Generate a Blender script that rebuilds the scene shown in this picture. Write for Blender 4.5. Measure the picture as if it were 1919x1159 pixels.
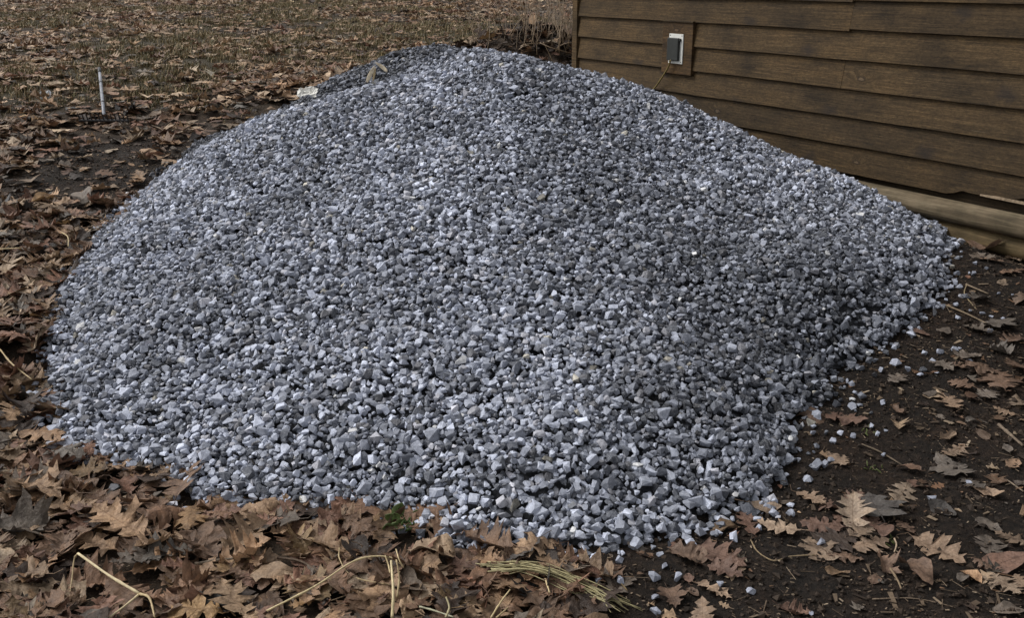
import bpy, bmesh, math
import numpy as np
from mathutils import Vector, Matrix

for o in list(bpy.data.objects):
    bpy.data.objects.remove(o)
SC = bpy.context.scene
COL = SC.collection
R = np.random.default_rng(11)

# ------------------------------------------------------------------ camera
F, CX, CY, H = 1900.0, 959.5, 579.5, 1.68          # focal length in photo pixels, eye height
PITCH = math.atan(622.0 / F)
SP, CP = math.sin(PITCH), math.cos(PITCH)
cam = bpy.data.cameras.new("camera")
cam.sensor_fit = 'HORIZONTAL'; cam.sensor_width = 36.0; cam.lens = 36.0 * F / 1919.0
cam.clip_start = 0.05; cam.clip_end = 900.0
camo = bpy.data.objects.new("camera", cam); COL.objects.link(camo)
camo.location = (0, 0, H); camo.rotation_euler = (math.pi / 2 - PITCH, 0, 0)
SC.camera = camo

# ------------------------------------------------------------------ sky, sun, exposure
SUN_DIR = Vector((-0.80, 0.16, 0.95)).normalized()   # towards the sun (overcast, soft)
w = bpy.data.worlds.new("World"); SC.world = w; w.use_nodes = True
nt = w.node_tree; nt.nodes.clear()
sky = nt.nodes.new('ShaderNodeTexSky'); sky.sky_type = 'NISHITA'; sky.sun_disc = False
sky.sun_elevation = math.asin(SUN_DIR.z)
sky.sun_rotation = math.atan2(SUN_DIR.x, SUN_DIR.y)
sky.air_density = 1.0; sky.dust_density = 3.0; sky.ozone_density = 1.0
hs = nt.nodes.new('ShaderNodeHueSaturation'); hs.inputs['Saturation'].default_value = 0.10
bg = nt.nodes.new('ShaderNodeBackground'); bg.inputs['Strength'].default_value = 0.115
wo = nt.nodes.new('ShaderNodeOutputWorld')
nt.links.new(sky.outputs[0], hs.inputs['Color']); nt.links.new(hs.outputs[0], bg.inputs['Color'])
nt.links.new(bg.outputs[0], wo.inputs['Surface'])
sl = bpy.data.lights.new("sun", 'SUN'); sl.energy = 1.5; sl.angle = math.radians(24); sl.color = (1.0, 0.97, 0.93)
so = bpy.data.objects.new("sun", sl); COL.objects.link(so); so.location = (-8, 2, 14)
so.rotation_euler = (-SUN_DIR).to_track_quat('-Z', 'Y').to_euler()
SC.view_settings.view_transform = 'Standard'; SC.view_settings.look = 'None'
SC.view_settings.gamma = 1.0; SC.view_settings.exposure = 0.55; SC.view_settings.use_curve_mapping = False
SC.cycles.max_bounces = 5; SC.cycles.diffuse_bounces = 3

# ------------------------------------------------------------------ small maths
def smooth(a, b, x):
    t = np.clip((np.asarray(x, float) - a) / (b - a), 0, 1)
    return t * t * (3 - 2 * t)

def vnoise(x, y, seed=0):
    x = np.asarray(x, float); y = np.asarray(y, float)
    ix = np.floor(x).astype(np.int64); iy = np.floor(y).astype(np.int64)
    fx = x - ix; fy = y - iy
    fx = fx * fx * (3 - 2 * fx); fy = fy * fy * (3 - 2 * fy)
    def h(a, b):
        n = (a * 374761393 + b * 668265263 + seed * 1442695041) & 0xffffffff
        n = ((n ^ (n >> 13)) * 1274126177) & 0xffffffff
        return ((n ^ (n >> 16)) & 0xffff) / 65535.0
    return ((h(ix, iy) * (1 - fx) + h(ix + 1, iy) * fx) * (1 - fy)
            + (h(ix, iy + 1) * (1 - fx) + h(ix + 1, iy + 1) * fx) * fy)

def fnoise(x, y, seed=0, octv=3):
    s = 0; a = 1; t = 0
    for k in range(octv):
        s = s + a * vnoise(np.asarray(x) * 2 ** k + 17.3 * k, np.asarray(y) * 2 ** k - 9.1 * k, seed + k)
        t += a; a *= 0.5
    return s / t

# ------------------------------------------------------------------ terrain height
_yk = [-200, 2.4, 3.7, 5.1, 6.5, 8.0, 9.5, 12, 20, 40, 300]
_zk = [0, 0, .07, .24, .41, .60, .80, .96, 1.28, 1.50, 1.55]
_yt = np.linspace(-5, 45, 2001)
_zt = np.interp(_yt, _yk, _zk)
_kk = np.hanning(41); _kk /= _kk.sum()
_zt = np.convolve(np.pad(_zt, 20, mode='edge'), _kk, 'valid')

def ground(x, y):
    x = np.asarray(x, float); y = np.asarray(y, float)
    z = np.where(y > 44, 1.51, np.interp(y, _yt, _zt))
    z = z + 0.17 * smooth(0.6, 2.4, x) * smooth(2.6, 4.6, y) * (1 - smooth(7, 10, y))
    z = z + 0.05 * (fnoise(x * 0.9, y * 0.9, 3) - 0.5) * smooth(2.2, 3.4, y)
    z = z + 0.33 * np.exp(-((x - 0.2) / 0.75) ** 2 - ((y - 10.3) / 0.65) ** 2)     # heap of leaves behind the pile
    z = z - 0.09 * np.exp(-(((x + 2.07) / 0.17) ** 2 + ((y - 4.05) / 0.10) ** 2))    # dark hollow left of the pile
    wd_ = (x - W0[0]) * WN[0] + (y - W0[1]) * WN[1]                                   # drip line worn along the shed wall
    z = z - 0.085 * np.exp(-(np.maximum(wd_ - .08, 0) / .16) ** 2) * (wd_ > -3) * smooth(7.5, 6.0, y)
    return z

def ray(u, v):
    a = (u - CX) / F; b = (CY - v) / F
    return np.array([a, CP + b * SP, -SP + b * CP])      # per unit of depth

def pt(u, v, d):
    return np.array([0, 0, H]) + ray(u, v) * d

def hit(u, v, dz=0.0, surf=None):
    surf = surf or ground
    r = ray(u, v); o = np.array([0, 0, H]); d0 = 1.0
    ds = np.linspace(1.0, 60, 6000)
    P = o + ds[:, None] * r
    k = np.argmax(P[:, 2] < surf(P[:, 0], P[:, 1]) + dz)
    return P[max(k, 1)]

def project(p):
    q = np.asarray(p, float) - np.array([0, 0, H])
    d = q[..., 1] * CP - q[..., 2] * SP
    up = q[..., 1] * SP + q[..., 2] * CP
    return CX + F * q[..., 0] / d, CY - F * up / d, d

# ------------------------------------------------------------------ shed frame (plan)
W0 = pt(1919, 437, 5.18); W0[2] = 0
_t = np.array([-1160.0 / F, 1 / CP]); WT = _t / np.linalg.norm(_t)      # along the wall, away from us
WN = np.array([-WT[1], WT[0]])                                           # outwards
WANG = math.atan2(WT[1], WT[0])
def wall_hit(u, v, off=0.0):
    r = ray(u, v); o = np.array([0, 0, H])
    n = np.array([WN[0], WN[1], 0]); p0 = W0 + n * off
    d = ((p0 - o) @ n) / (r @ n)
    p = o + r * d
    return (p - W0)[:2] @ WT, p[2], d
LW = wall_hit(1076, 60, 0.03)[0]                                          # wall length to the corner

# ------------------------------------------------------------------ gravel pile height field
edge_px = [(330, 322), (250, 388), (180, 452), (132, 520), (108, 600), (88, 690), (80, 770), (112, 832), (160, 862),
           (235, 878), (300, 892), (335, 930), (420, 948), (540, 962), (640, 962), (700, 982), (790, 1000), (870, 1028),
           (1000, 1040), (1120, 1044), (1200, 1022), (1290, 998), (1350, 972), (1443, 962), (1492, 931), (1511, 897),
           (1531, 856), (1507, 811), (1540, 780), (1605, 772), (1589, 722), (1608, 703), (1643, 676), (1728, 645),
           (1767, 579), (1800, 536), (1800, 478), (1783, 433)]
edge = [hit(u, v)[:2] for u, v in edge_px]
def wallp(u, off): 
    s = wall_hit(u, 300, 0)[0]
    return W0[:2] + WT * s + WN * off
back = [wallp(1720, .10), wallp(1600, .08), wallp(1450, .06), wallp(1300, .05), wallp(1150, .05),
        np.array([0.35, 8.5]), np.array([-.5, 8.8]), np.array([-1.4, 8.6]), np.array([-2.05, 8.0]), np.array([-2.3, 7.3])]
poly = np.array(edge + back)

def poly_sd(x, y):
    """signed distance, positive inside"""
    x = np.asarray(x, float); y = np.asarray(y, float)
    d2 = np.full(x.shape, 1e9); ins = np.zeros(x.shape, bool)
    n = len(poly)
    for i in range(n):
        a = poly[i]; b = poly[(i + 1) % n]; e = b - a
        wx = x - a[0]; wy = y - a[1]
        t = np.clip((wx * e[0] + wy * e[1]) / (e @ e), 0, 1)
        d2 = np.minimum(d2, (wx - e[0] * t) ** 2 + (wy - e[1] * t) ** 2)
        c = ((a[1] > y) != (b[1] > y))
        with np.errstate(divide='ignore', invalid='ignore'):
            xx = (b[0] - a[0]) * (y - a[1]) / (b[1] - a[1] if b[1] != a[1] else 1e-9) + a[0]
        ins ^= c & (x < xx)
    d = np.sqrt(d2)
    return np.where(ins, d, -d)

ctrl = [(p[0], p[1], 0.02) for p in edge]
for q in back[5:]:
    ctrl.append((q[0], q[1], 0.0))
inner = [(960, 600, 4.0), (960, 850, 3.32), (960, 300, 5.1), (300, 600, 4.3), (300, 800, 3.66), (600, 700, 3.78), (600, 400, 4.85),
         (1600, 500, 4.45), (1350, 400, 5.0), (1300, 700, 3.75), (1300, 870, 3.38), (450, 400, 5.1), (700, 250, 5.55), (1150, 250, 5.6),
         (400, 265, 6.5), (470, 225, 6.5), (580, 190, 6.4), (700, 160, 6.4), (800, 130, 6.45),
         (830, 90, 6.9), (780, 94, 7.0), (900, 90, 6.6), (1000, 108, 6.5), (1090, 132, 6.5), (650, 140, 7.15), (590, 166, 7.05), (720, 109, 7.2)]
for u, v, off in [(1200, 172, 1.0), (1350, 230, .62), (1500, 292, .36), (1640, 347, .2), (1740, 400, .1)]:
    inner.append((u, v, wall_hit(u, v, 0)[2] - off))
for u, v, d in inner:
    p = pt(u, v, d); ctrl.append((p[0], p[1], p[2] - (.034 if (590 < u < 870 and d > 6.8) else .05 + .045 * float(smooth(1350, 1600, u))) - ground(p[0], p[1])))
for u, v, d in [(830, 90, 6.9), (900, 90, 6.6), (1000, 108, 6.5), (1090, 132, 6.5), (720, 109, 7.2), (400, 265, 6.5), (470, 225, 6.5)]:
    p = pt(u, v, d + .45); ctrl.append((p[0], p[1], max(p[2] - .22 - ground(p[0], p[1]), 0)))
for u, v, off in [(1200, 172, .55), (1350, 230, .3), (1500, 292, .16)]:
    p = pt(u, v, wall_hit(u, v, 0)[2] - off); ctrl.append((p[0], p[1], max(p[2] - .16 - ground(p[0], p[1]), 0)))
p = pt(655, 168, 6.78); ctrl.append((p[0], p[1], p[2] - .11 - ground(p[0], p[1])))
for u, v, drop in [(1200, 172, .5), (1350, 230, .38), (1500, 292, .28), (1640, 347, .20)]:
    s, z, d = wall_hit(u, v, 0.06); q = W0[:2] + WT * s + WN * .06
    ctrl.append((q[0], q[1], max(z - drop - ground(q[0], q[1]), 0.02)))
ctrl = np.array([[float(a) for a in c] for c in ctrl])
def _phi(r2):
    return 0.5 * r2 * np.log(r2 + 1e-9)
def _tps(c, lam=2e-3):
    n = len(c); P2 = c[:, :2]
    K = _phi(((P2[:, None] - P2[None]) ** 2).sum(-1)) + lam * np.eye(n)
    Q = np.hstack([np.ones((n, 1)), P2])
    A = np.block([[K, Q], [Q.T, np.zeros((3, 3))]])
    return np.linalg.solve(A, np.concatenate([c[:, 2], np.zeros(3)]))
_w = _tps(ctrl)
GX0, GX1, GY0, GY1, GS = -2.75, 2.85, 2.45, 9.0, 0.03
gx = np.arange(GX0, GX1, GS); gy = np.arange(GY0, GY1, GS)
XX, YY = np.meshgrid(gx, gy)
HH = _w[-3] + _w[-2] * XX + _w[-1] * YY
for i in range(len(ctrl)):
    HH = HH + _w[i] * _phi((XX - ctrl[i, 0]) ** 2 + (YY - ctrl[i, 1]) ** 2)
SD = poly_sd(XX, YY) - .07 * smooth(.45, 1.0, XX) * smooth(5.6, 5.0, YY) + .10 * (fnoise(XX * 5, YY * 5, 31) - .5) * smooth(8, 6, YY)
lump = 0.065 * (fnoise(XX * 2.2, YY * 2.2, 21) - .5) + 0.035 * (fnoise(XX * 6, YY * 6, 27) - .5)
HH = np.where(SD > 0, np.maximum(HH + lump * smooth(0, .4, SD), 0.0) * smooth(-.03, .22, SD), 0.0)

def bil(A, x, y):
    fx = np.clip((np.asarray(x, float) - GX0) / GS, 0, A.shape[1] - 1.001); fy = np.clip((np.asarray(y, float) - GY0) / GS, 0, A.shape[0] - 1.001)
    ix = fx.astype(int); iy = fy.astype(int); fx = fx - ix; fy = fy - iy
    return (A[iy, ix] * (1 - fx) + A[iy, ix + 1] * fx) * (1 - fy) + (A[iy + 1, ix] * (1 - fx) + A[iy + 1, ix + 1] * fx) * fy
def inbox(x, y):
    return (x > GX0) & (x < GX1) & (y > GY0) & (y < GY1)
def pile_sd(x, y):
    return np.where(inbox(x, y), bil(SD, x, y), -1.0)
def surface(x, y):
    return ground(x, y) + np.where(inbox(x, y), bil(HH, x, y), 0) + np.where(pile_sd(x, y) > 0, .03, 0)

# ------------------------------------------------------------------ node helpers and materials
class N:
    def __init__(s, name):
        s.m = bpy.data.materials.new(name); s.m.use_nodes = True
        s.t = s.m.node_tree; s.t.nodes.clear()
        s.out = s.n('ShaderNodeOutputMaterial'); s.b = s.n('ShaderNodeBsdfPrincipled')
        s.l(s.b.outputs[0], s.out.inputs['Surface'])
    def n(s, k, **kw):
        x = s.t.nodes.new(k)
        for a, v in kw.items():
            if a.startswith('i_'):
                key = a[2:].replace('_', ' '); x.inputs[key].default_value = v
            else:
                setattr(x, a, v)
        return x
    def l(s, a, b): s.t.links.new(a, b)
    def noise(s, vec, scale, detail=4, rough=.6, dist=0):
        x = s.n('ShaderNodeTexNoise'); x.inputs['Scale'].default_value = scale; x.inputs['Detail'].default_value = detail
        x.inputs['Roughness'].default_value = rough; x.inputs['Distortion'].default_value = dist
        if vec is not None: s.l(vec, x.inputs['Vector'])
        return x.outputs['Fac']
    def ramp(s, fac, stops):
        x = s.n('ShaderNodeValToRGB'); e = x.color_ramp.elements
        while len(e) < len(stops): e.new(.5)
        for i, (p, c) in enumerate(stops):
            e[i].position = p; e[i].color = (*c, 1) if len(c) == 3 else c
        s.l(fac, x.inputs[0]); return x.outputs[0]
    def mix(s, fac, a, b, mode='MIX'):
        x = s.n('ShaderNodeMix', data_type='RGBA', blend_type=mode)
        for val, sock in ((fac, x.inputs[0]), (a, x.inputs[6]), (b, x.inputs[7])):
            if hasattr(val, 'links') or hasattr(val, 'is_linked'): s.l(val, sock)
            elif isinstance(val, (tuple, list)): sock.default_value = (*val, 1) if len(val) == 3 else val
            else: sock.default_value = val
        return x.outputs[2]
    def math(s, op, a, b=0.0, c=None):
        x = s.n('ShaderNodeMath', operation=op)
        for i, val in enumerate((a, b) if c is None else (a, b, c)):
            if hasattr(val, 'is_linked'): s.l(val, x.inputs[i])
            else: x.inputs[i].default_value = val
        return x.outputs[0]
    def bump(s, h, strength, dist, prev=None):
        x = s.n('ShaderNodeBump'); x.inputs['Strength'].default_value = strength; x.inputs['Distance'].default_value = dist
        s.l(h, x.inputs['Height'])
        if prev is not None: s.l(prev, x.inputs['Normal'])
        return x.outputs[0]
    def pos(s): return s.n('ShaderNodeNewGeometry').outputs['Position']
    def obj(s): return s.n('ShaderNodeTexCoord').outputs['Object']
    def attr(s, name): return s.n('ShaderNodeAttribute', attribute_name=name)
    def map(s, vec, scale=(1, 1, 1), loc=(0, 0, 0), rot=(0, 0, 0)):
        x = s.n('ShaderNodeMapping'); x.inputs['Scale'].default_value = scale; x.inputs['Location'].default_value = loc
        x.inputs['Rotation'].default_value = rot; s.l(vec, x.inputs[0]); return x.outputs[0]
    def done(s, col=None, rough=.8, spec=.3, nrm=None, **kw):
        b = s.b
        if col is not None:
            if isinstance(col, (tuple, list)): b.inputs['Base Color'].default_value = (*col[:3], 1)
            else: s.l(col, b.inputs['Base Color'])
        if hasattr(rough, 'is_linked'): s.l(rough, b.inputs['Roughness'])
        else: b.inputs['Roughness'].default_value = rough
        b.inputs['Specular IOR Level'].default_value = spec
        if nrm is not None: s.l(nrm, b.inputs['Normal'])
        for k, v in kw.items(): b.inputs[k].default_value = v
        return s.m

def mat_stone():
    s = N("crushed_limestone"); c = s.attr('col').outputs['Color']; p = s.pos()
    n1 = s.noise(p, 70, 5, .65); n2 = s.noise(p, 260, 3, .6); n3 = s.noise(p, 28, 2, .5)
    f = s.ramp(n1, [(.3, (.72, .72, .73)), (.55, (1, 1, 1)), (.75, (1.32, 1.32, 1.31))])
    col = s.mix(1.0, c, f, 'MULTIPLY')
    sp = s.ramp(n2, [(.58, (0, 0, 0)), (.72, (1, 1, 1))])
    col = s.mix(s.math('MULTIPLY', sp, .30), col, (.50, .51, .54))
    dk = s.ramp(n3, [(.52, (0, 0, 0)), (.66, (1, 1, 1))])
    col = s.mix(s.math('MULTIPLY', dk, .25), col, s.mix(1.0, col, (.55, .56, .6), 'MULTIPLY'))
    nv = s.noise(s.map(p, (30, 55, 18), (0, 0, 0), (.5, .9, .3)), 1.0, 2, .5, 1.0)
    vn = s.ramp(nv, [(.485, (0, 0, 0)), (.5, (1, 1, 1)), (.515, (0, 0, 0))])
    col = s.mix(s.math('MULTIPLY', vn, .35), col, (.55, .56, .58))
    nr = s.bump(n1, .7, .005); nr = s.bump(n2, .5, .0015, nr)
    return s.done(col, .8, .28, nr)

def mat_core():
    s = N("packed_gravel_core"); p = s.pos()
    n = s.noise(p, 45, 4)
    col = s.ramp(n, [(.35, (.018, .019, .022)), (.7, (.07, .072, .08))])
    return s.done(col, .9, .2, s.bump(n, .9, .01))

def mat_soil():
    s = N("soil"); p = s.pos()
    n1 = s.noise(p, 3.2, 5); n2 = s.noise(p, 38, 6, .7); n3 = s.noise(p, 160, 4, .7); n4 = s.noise(p, 1.1, 3)
    a = s.ramp(n2, [(.32, (.006, .0044, .0034)), (.5, (.017, .012, .0088)), (.66, (.036, .0255, .018)), (.82, (.085, .062, .043))])
    red = s.ramp(n1, [(.45, (0, 0, 0)), (.7, (1, 1, 1))])
    col = s.mix(s.math('MULTIPLY', red, .55), a, s.mix(1.0, a, (1.75, 1.35, 1.05), 'MULTIPLY'))
    duff = s.ramp(n3, [(.3, (.018, .012, .008)), (.55, (.055, .037, .023)), (.75, (.12, .083, .054))])
    col = s.mix(s.attr('duff').outputs['Fac'], col, duff)
    green = s.ramp(n3, [(.3, (.022, .020, .009)), (.5, (.06, .055, .024)), (.7, (.13, .105, .052))])
    col = s.mix(s.attr('moss').outputs['Fac'], col, green)
    nr = s.bump(n1, .3, .05); nr = s.bump(n2, 1.0, .030, nr); nr = s.bump(n3, 1.0, .010, nr)
    return s.done(col, s.ramp(n4, [(.4, (.75,) * 3), (.6, (.95,) * 3)]), .25, nr)

def mat_leaf():
    s = N("dry_leaf"); c = s.attr('col').outputs['Color']
    uv = s.n('ShaderNodeUVMap', uv_map='UVMap').outputs[0]
    sep = s.n('ShaderNodeSeparateXYZ'); s.l(uv, sep.inputs[0])
    ax = s.math('ABSOLUTE', sep.outputs[0])
    side = s.math('FRACT', s.math('MULTIPLY', s.math('SUBTRACT', sep.outputs[1], s.math('MULTIPLY', ax, .75)), 8.5))
    sv = s.math('ABSOLUTE', s.math('SUBTRACT', side, .5))
    vein = s.math('LESS_THAN', sv, .045)
    mid = s.math('LESS_THAN', ax, .010)
    v = s.math('MAXIMUM', mid, s.math('MULTIPLY', vein, .55))
    p = s.pos()
    n1 = s.noise(p, 22, 5, .65); n2 = s.noise(p, 120, 4, .65)
    f = s.ramp(n1, [(.30, (.42, .38, .36)), (.5, (1, 1, 1)), (.70, (1.36, 1.32, 1.26))])
    col = s.mix(1.0, c, f, 'MULTIPLY')
    f2 = s.ramp(n2, [(.3, (.72, .70, .68)), (.6, (1.08, 1.08, 1.08))])
    col = s.mix(1.0, col, f2, 'MULTIPLY')
    spots = s.ramp(n2, [(.66, (0, 0, 0)), (.72, (1, 1, 1))])
    col = s.mix(s.math('MULTIPLY', spots, .45), col, s.mix(1.0, col, (.35, .3, .28), 'MULTIPLY'))
    col = s.mix(s.math('MULTIPLY', v, .5), col, s.mix(1.0, col, (.55, .48, .42), 'MULTIPLY'))
    n5 = s.noise(p, 55, 3, .6)
    nr = s.bump(v, .6, .004); nr = s.bump(n1, .6, .018, nr); nr = s.bump(n5, .5, .008, nr); nr = s.bump(n2, .3, .003, nr)
    m = s.done(col, .6, .35, nr)
    tr = s.n('ShaderNodeBsdfTranslucent'); s.l(col, tr.inputs[0])
    mx = s.n('ShaderNodeMixShader'); mx.inputs[0].default_value = .14
    s.l(s.b.outputs[0], mx.inputs[1]); s.l(tr.outputs[0], mx.inputs[2]); s.l(mx.outputs[0], s.out.inputs['Surface'])
    return m

def mat_col(name, rough=.7, spec=.3, nscale=60, namp=.35, bump=.004):
    """albedo from the 'col' attribute, broken up by noise"""
    s = N(name); c = s.attr('col').outputs['Color']; p = s.pos()
    n = s.noise(p, nscale, 4)
    f = s.ramp(n, [(.3, (1 - namp,) * 3), (.7, (1 + namp,) * 3)])
    return s.done(s.mix(1.0, c, f, 'MULTIPLY'), rough, spec, s.bump(n, .5, bump))

def mat_plain(name, col, rough=.6, spec=.4, nscale=40, namp=.2, bump=.002, metal=0.0):
    s = N(name); p = s.obj(); n = s.noise(p, nscale, 5)
    a = tuple(x * (1 - namp) for x in col); b = tuple(min(x * (1 + namp), 1) for x in col)
    return s.done(s.ramp(n, [(.3, a), (.7, b)]), rough, spec, s.bump(n, .4, bump), Metallic=metal)

def mat_wood():
    s = N("stained_siding"); o = s.obj()
    oi = s.n('ShaderNodeObjectInfo'); tint = oi.outputs['Color']; rnd = oi.outputs['Random']
    off = s.n('ShaderNodeCombineXYZ'); s.l(s.math('MULTIPLY', rnd, 37.0), off.inputs[0]); s.l(s.math('MULTIPLY', rnd, 11.0), off.inputs[2])
    va = s.n('ShaderNodeVectorMath', operation='ADD'); s.l(o, va.inputs[0]); s.l(off.outputs[0], va.inputs[1]); q = va.outputs[0]
    # knots: sparse cells of a stretched Voronoi
    sq = s.n('ShaderNodeSeparateXYZ'); s.l(q, sq.inputs[0]); c2 = s.n('ShaderNodeCombineXYZ'); s.l(sq.outputs[0], c2.inputs[0]); s.l(sq.outputs[2], c2.inputs[1])
    vk = s.n('ShaderNodeTexVoronoi', voronoi_dimensions='2D'); vk.inputs['Scale'].default_value = 1.0; vk.inputs['Randomness'].default_value = .9
    s.l(s.map(c2.outputs[0], (1.9, 4.3, 1)), vk.inputs['Vector'])
    kd = vk.outputs['Distance']
    kc = s.n('ShaderNodeSeparateColor'); s.l(vk.outputs['Color'], kc.inputs[0])
    kd = s.math('ADD', s.math('MULTIPLY', kd, s.math('ADD', s.math('MULTIPLY', kc.outputs[1], 1.3), .75)), s.math('MULTIPLY', s.math('GREATER_THAN', kc.outputs[0], .24), 5.0))
    kd = s.math('ADD', kd, s.math('MULTIPLY', s.math('SUBTRACT', s.noise(q, 38, 3), .5), .11))
    warp = s.ramp(kd, [(0, (1, 1, 1)), (.32, (0, 0, 0))])
    wv = s.n('ShaderNodeVectorMath', operation='ADD'); cz = s.n('ShaderNodeCombineXYZ'); s.l(s.math('MULTIPLY', warp, .05), cz.inputs[2])
    s.l(q, wv.inputs[0]); s.l(cz.outputs[0], wv.inputs[1])
    g1 = s.noise(s.map(wv.outputs[0], (2.6, 1, 90)), 1.0, 7, .75, .5)
    g2 = s.noise(s.map(wv.outputs[0], (7.0, 1, 300)), 1.0, 4, .65, .3)
    big = s.noise(s.map(q, (1.5, 1, 3.2)), 1.6, 5, .65)
    fine = s.noise(s.map(q, (.45, 1, 1)), 95, 5, .8)
    base = s.ramp(g1, [(.28, (.021, .0135, .0062)), (.48, (.047, .0305, .0142)), (.70, (.082, .0540, .0265))])
    col = s.mix(1.0, base, s.ramp(big, [(.3, (.42, .43, .46)), (.5, (1, 1, 1)), (.72, (1.34, 1.28, 1.18))]), 'MULTIPLY')
    col = s.mix(1.0, col, s.ramp(g2, [(.3, (.58, .58, .58)), (.65, (1.3, 1.3, 1.3))]), 'MULTIPLY')
    col = s.mix(1.0, col, s.ramp(fine, [(.32, (.52, .52, .52)), (.68, (1.5, 1.5, 1.5))]), 'MULTIPLY')
    # dark smudges of old resin and damp
    vs = s.n('ShaderNodeTexVoronoi', voronoi_dimensions='2D'); vs.inputs['Scale'].default_value = 1.0
    dn = s.n('ShaderNodeTexNoise'); dn.inputs['Scale'].default_value = 14; s.l(q, dn.inputs['Vector'])
    ds = s.n('ShaderNodeVectorMath', operation='MULTIPLY_ADD'); s.l(dn.outputs['Color'], ds.inputs[0]); ds.inputs[1].default_value = (.09, .09, 0); s.l(c2.outputs[0], ds.inputs[2])
    s.l(s.map(ds.outputs[0], (1.5, 2.6, 1), (3.1, 1.7, 0)), vs.inputs['Vector'])
    sc_ = s.n('ShaderNodeSeparateColor'); s.l(vs.outputs['Color'], sc_.inputs[0])
    smu = s.ramp(s.math('ADD', vs.outputs['Distance'], s.math('MULTIPLY', s.math('GREATER_THAN', sc_.outputs[0], .75), 3.0)), [(.0, (1, 1, 1)), (.05, (.8, .8, .8)), (.13, (0, 0, 0))])
    col = s.mix(s.math('MULTIPLY', smu, .75), col, (.016, .0125, .011))
    knot = s.ramp(kd, [(.0, (1, 1, 1)), (.042, (1, 1, 1)), (.06, (0, 0, 0))])
    ring = s.ramp(kd, [(.045, (0, 0, 0)), (.07, (1, 1, 1)), (.11, (0, 0, 0))])
    col = s.mix(s.math('MULTIPLY', knot, .5), col, (.135, .098, .064))
    col = s.mix(s.math('MULTIPLY', ring, .8), col, (.016, .0105, .007))
    scratch = s.noise(s.map(q, (1.6, 1, 130)), 1.0, 3, .6)
    sc = s.ramp(scratch, [(.70, (0, 0, 0)), (.74, (1, 1, 1))])
    col = s.mix(s.math('MULTIPLY', sc, .45), col, (.19, .15, .105))
    col = s.mix(1.0, col, tint, 'MULTIPLY')
    nr = s.bump(g1, .45, .004); nr = s.bump(g2, .4, .0015, nr); nr = s.bump(fine, .4, .002, nr); nr = s.bump(ring, .3, .002, nr)
    return s.done(col, .78, .22, nr)

def mat_log():
    s = N("weathered_log"); o = s.obj(); oi = s.n('ShaderNodeObjectInfo')
    g1 = s.noise(s.map(o, (2.0, 34, 34)), 1.0, 6, .7, .5); g2 = s.noise(o, 9, 4); g3 = s.noise(s.map(o, (8, 120, 120)), 1.0, 3, .6)
    col = s.ramp(g1, [(.26, (.030, .0225, .015)), (.5, (.112, .088, .059)), (.74, (.215, .176, .126))])
    col = s.mix(1.0, col, s.ramp(g2, [(.3, (.65, .66, .6)), (.65, (1.15, 1.12, 1.05))]), 'MULTIPLY')
    col = s.mix(1.0, col, oi.outputs['Color'], 'MULTIPLY')
    nr = s.bump(g1, .5, .006); nr = s.bump(g3, .4, .002, nr)
    return s.done(col, .85, .2, nr)

M_STONE = mat_stone(); M_CORE = mat_core(); M_SOIL = mat_soil(); M_LEAF = mat_leaf(); M_WOOD = mat_wood(); M_LOG = mat_log()
M_STRAW = mat_col("dry_straw", .55, .35, 90, .22, .001)
M_CHIP = mat_col("wood_litter", .8, .25, 120, .3, .002)
M_GRASS = mat_col("short_grass", .6, .3, 30, .3, .001)
M_GREEN = mat_col("green_leaf", .5, .4, 60, .25, .002)
M_TWIG = mat_col("twig_bark", .85, .2, 90, .35, .003)

# ------------------------------------------------------------------ mesh helpers
def np_mesh(name, V, T, mat, col=None, uv=None, flat=True):
    V = np.ascontiguousarray(V, np.float32); T = np.ascontiguousarray(T, np.int32)
    me = bpy.data.meshes.new(name)
    me.vertices.add(len(V)); me.vertices.foreach_set('co', V.ravel())
    me.loops.add(T.size); me.loops.foreach_set('vertex_index', T.ravel())
    me.polygons.add(len(T)); me.polygons.foreach_set('loop_start', np.arange(0, T.size, T.shape[1], dtype=np.int32))
    me.update(calc_edges=True)
    if col is not None:
        c = np.ones((len(V), 4), np.float32); c[:, :3] = col
        me.color_attributes.new('col', 'FLOAT_COLOR', 'POINT').data.foreach_set('color', c.ravel())
    if uv is not None:
        l = me.uv_layers.new(name='UVMap'); l.data.foreach_set('uv', np.ascontiguousarray(np.asarray(uv, np.float32)[T.ravel()]).ravel())
    me.shade_flat() if flat else me.shade_smooth()
    me.materials.append(mat)
    return me

def add(name, me, parent=None, loc=None, rot=None, kind=None, label=None, cat=None, group=None, color=None):
    o = bpy.data.objects.new(name, me); COL.objects.link(o)
    if parent is not None: o.parent = parent
    if loc is not None: o.location = loc
    if rot is not None: o.rotation_euler = rot
    if kind: o['kind'] = kind
    if label: o['label'] = label
    if cat: o['category'] = cat
    if group: o['group'] = group
    if color: o.color = (*color, 1)
    return o

class Acc:
    def __init__(s): s.V = []; s.T = []; s.C = []; s.U = []; s.n = 0
    def put(s, V, T, c=(1, 1, 1), uv=None):
        V = np.asarray(V, float); s.V.append(V); s.T.append(np.asarray(T) + s.n); s.C.append(np.broadcast_to(np.asarray(c, float), (len(V), 3)))
        s.U.append(np.zeros((len(V), 2)) if uv is None else uv); s.n += len(V)
    def mesh(s, name, mat, flat=True):
        return np_mesh(name, np.concatenate(s.V), np.concatenate(s.T), mat, np.concatenate(s.C), np.concatenate(s.U), flat)

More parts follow.
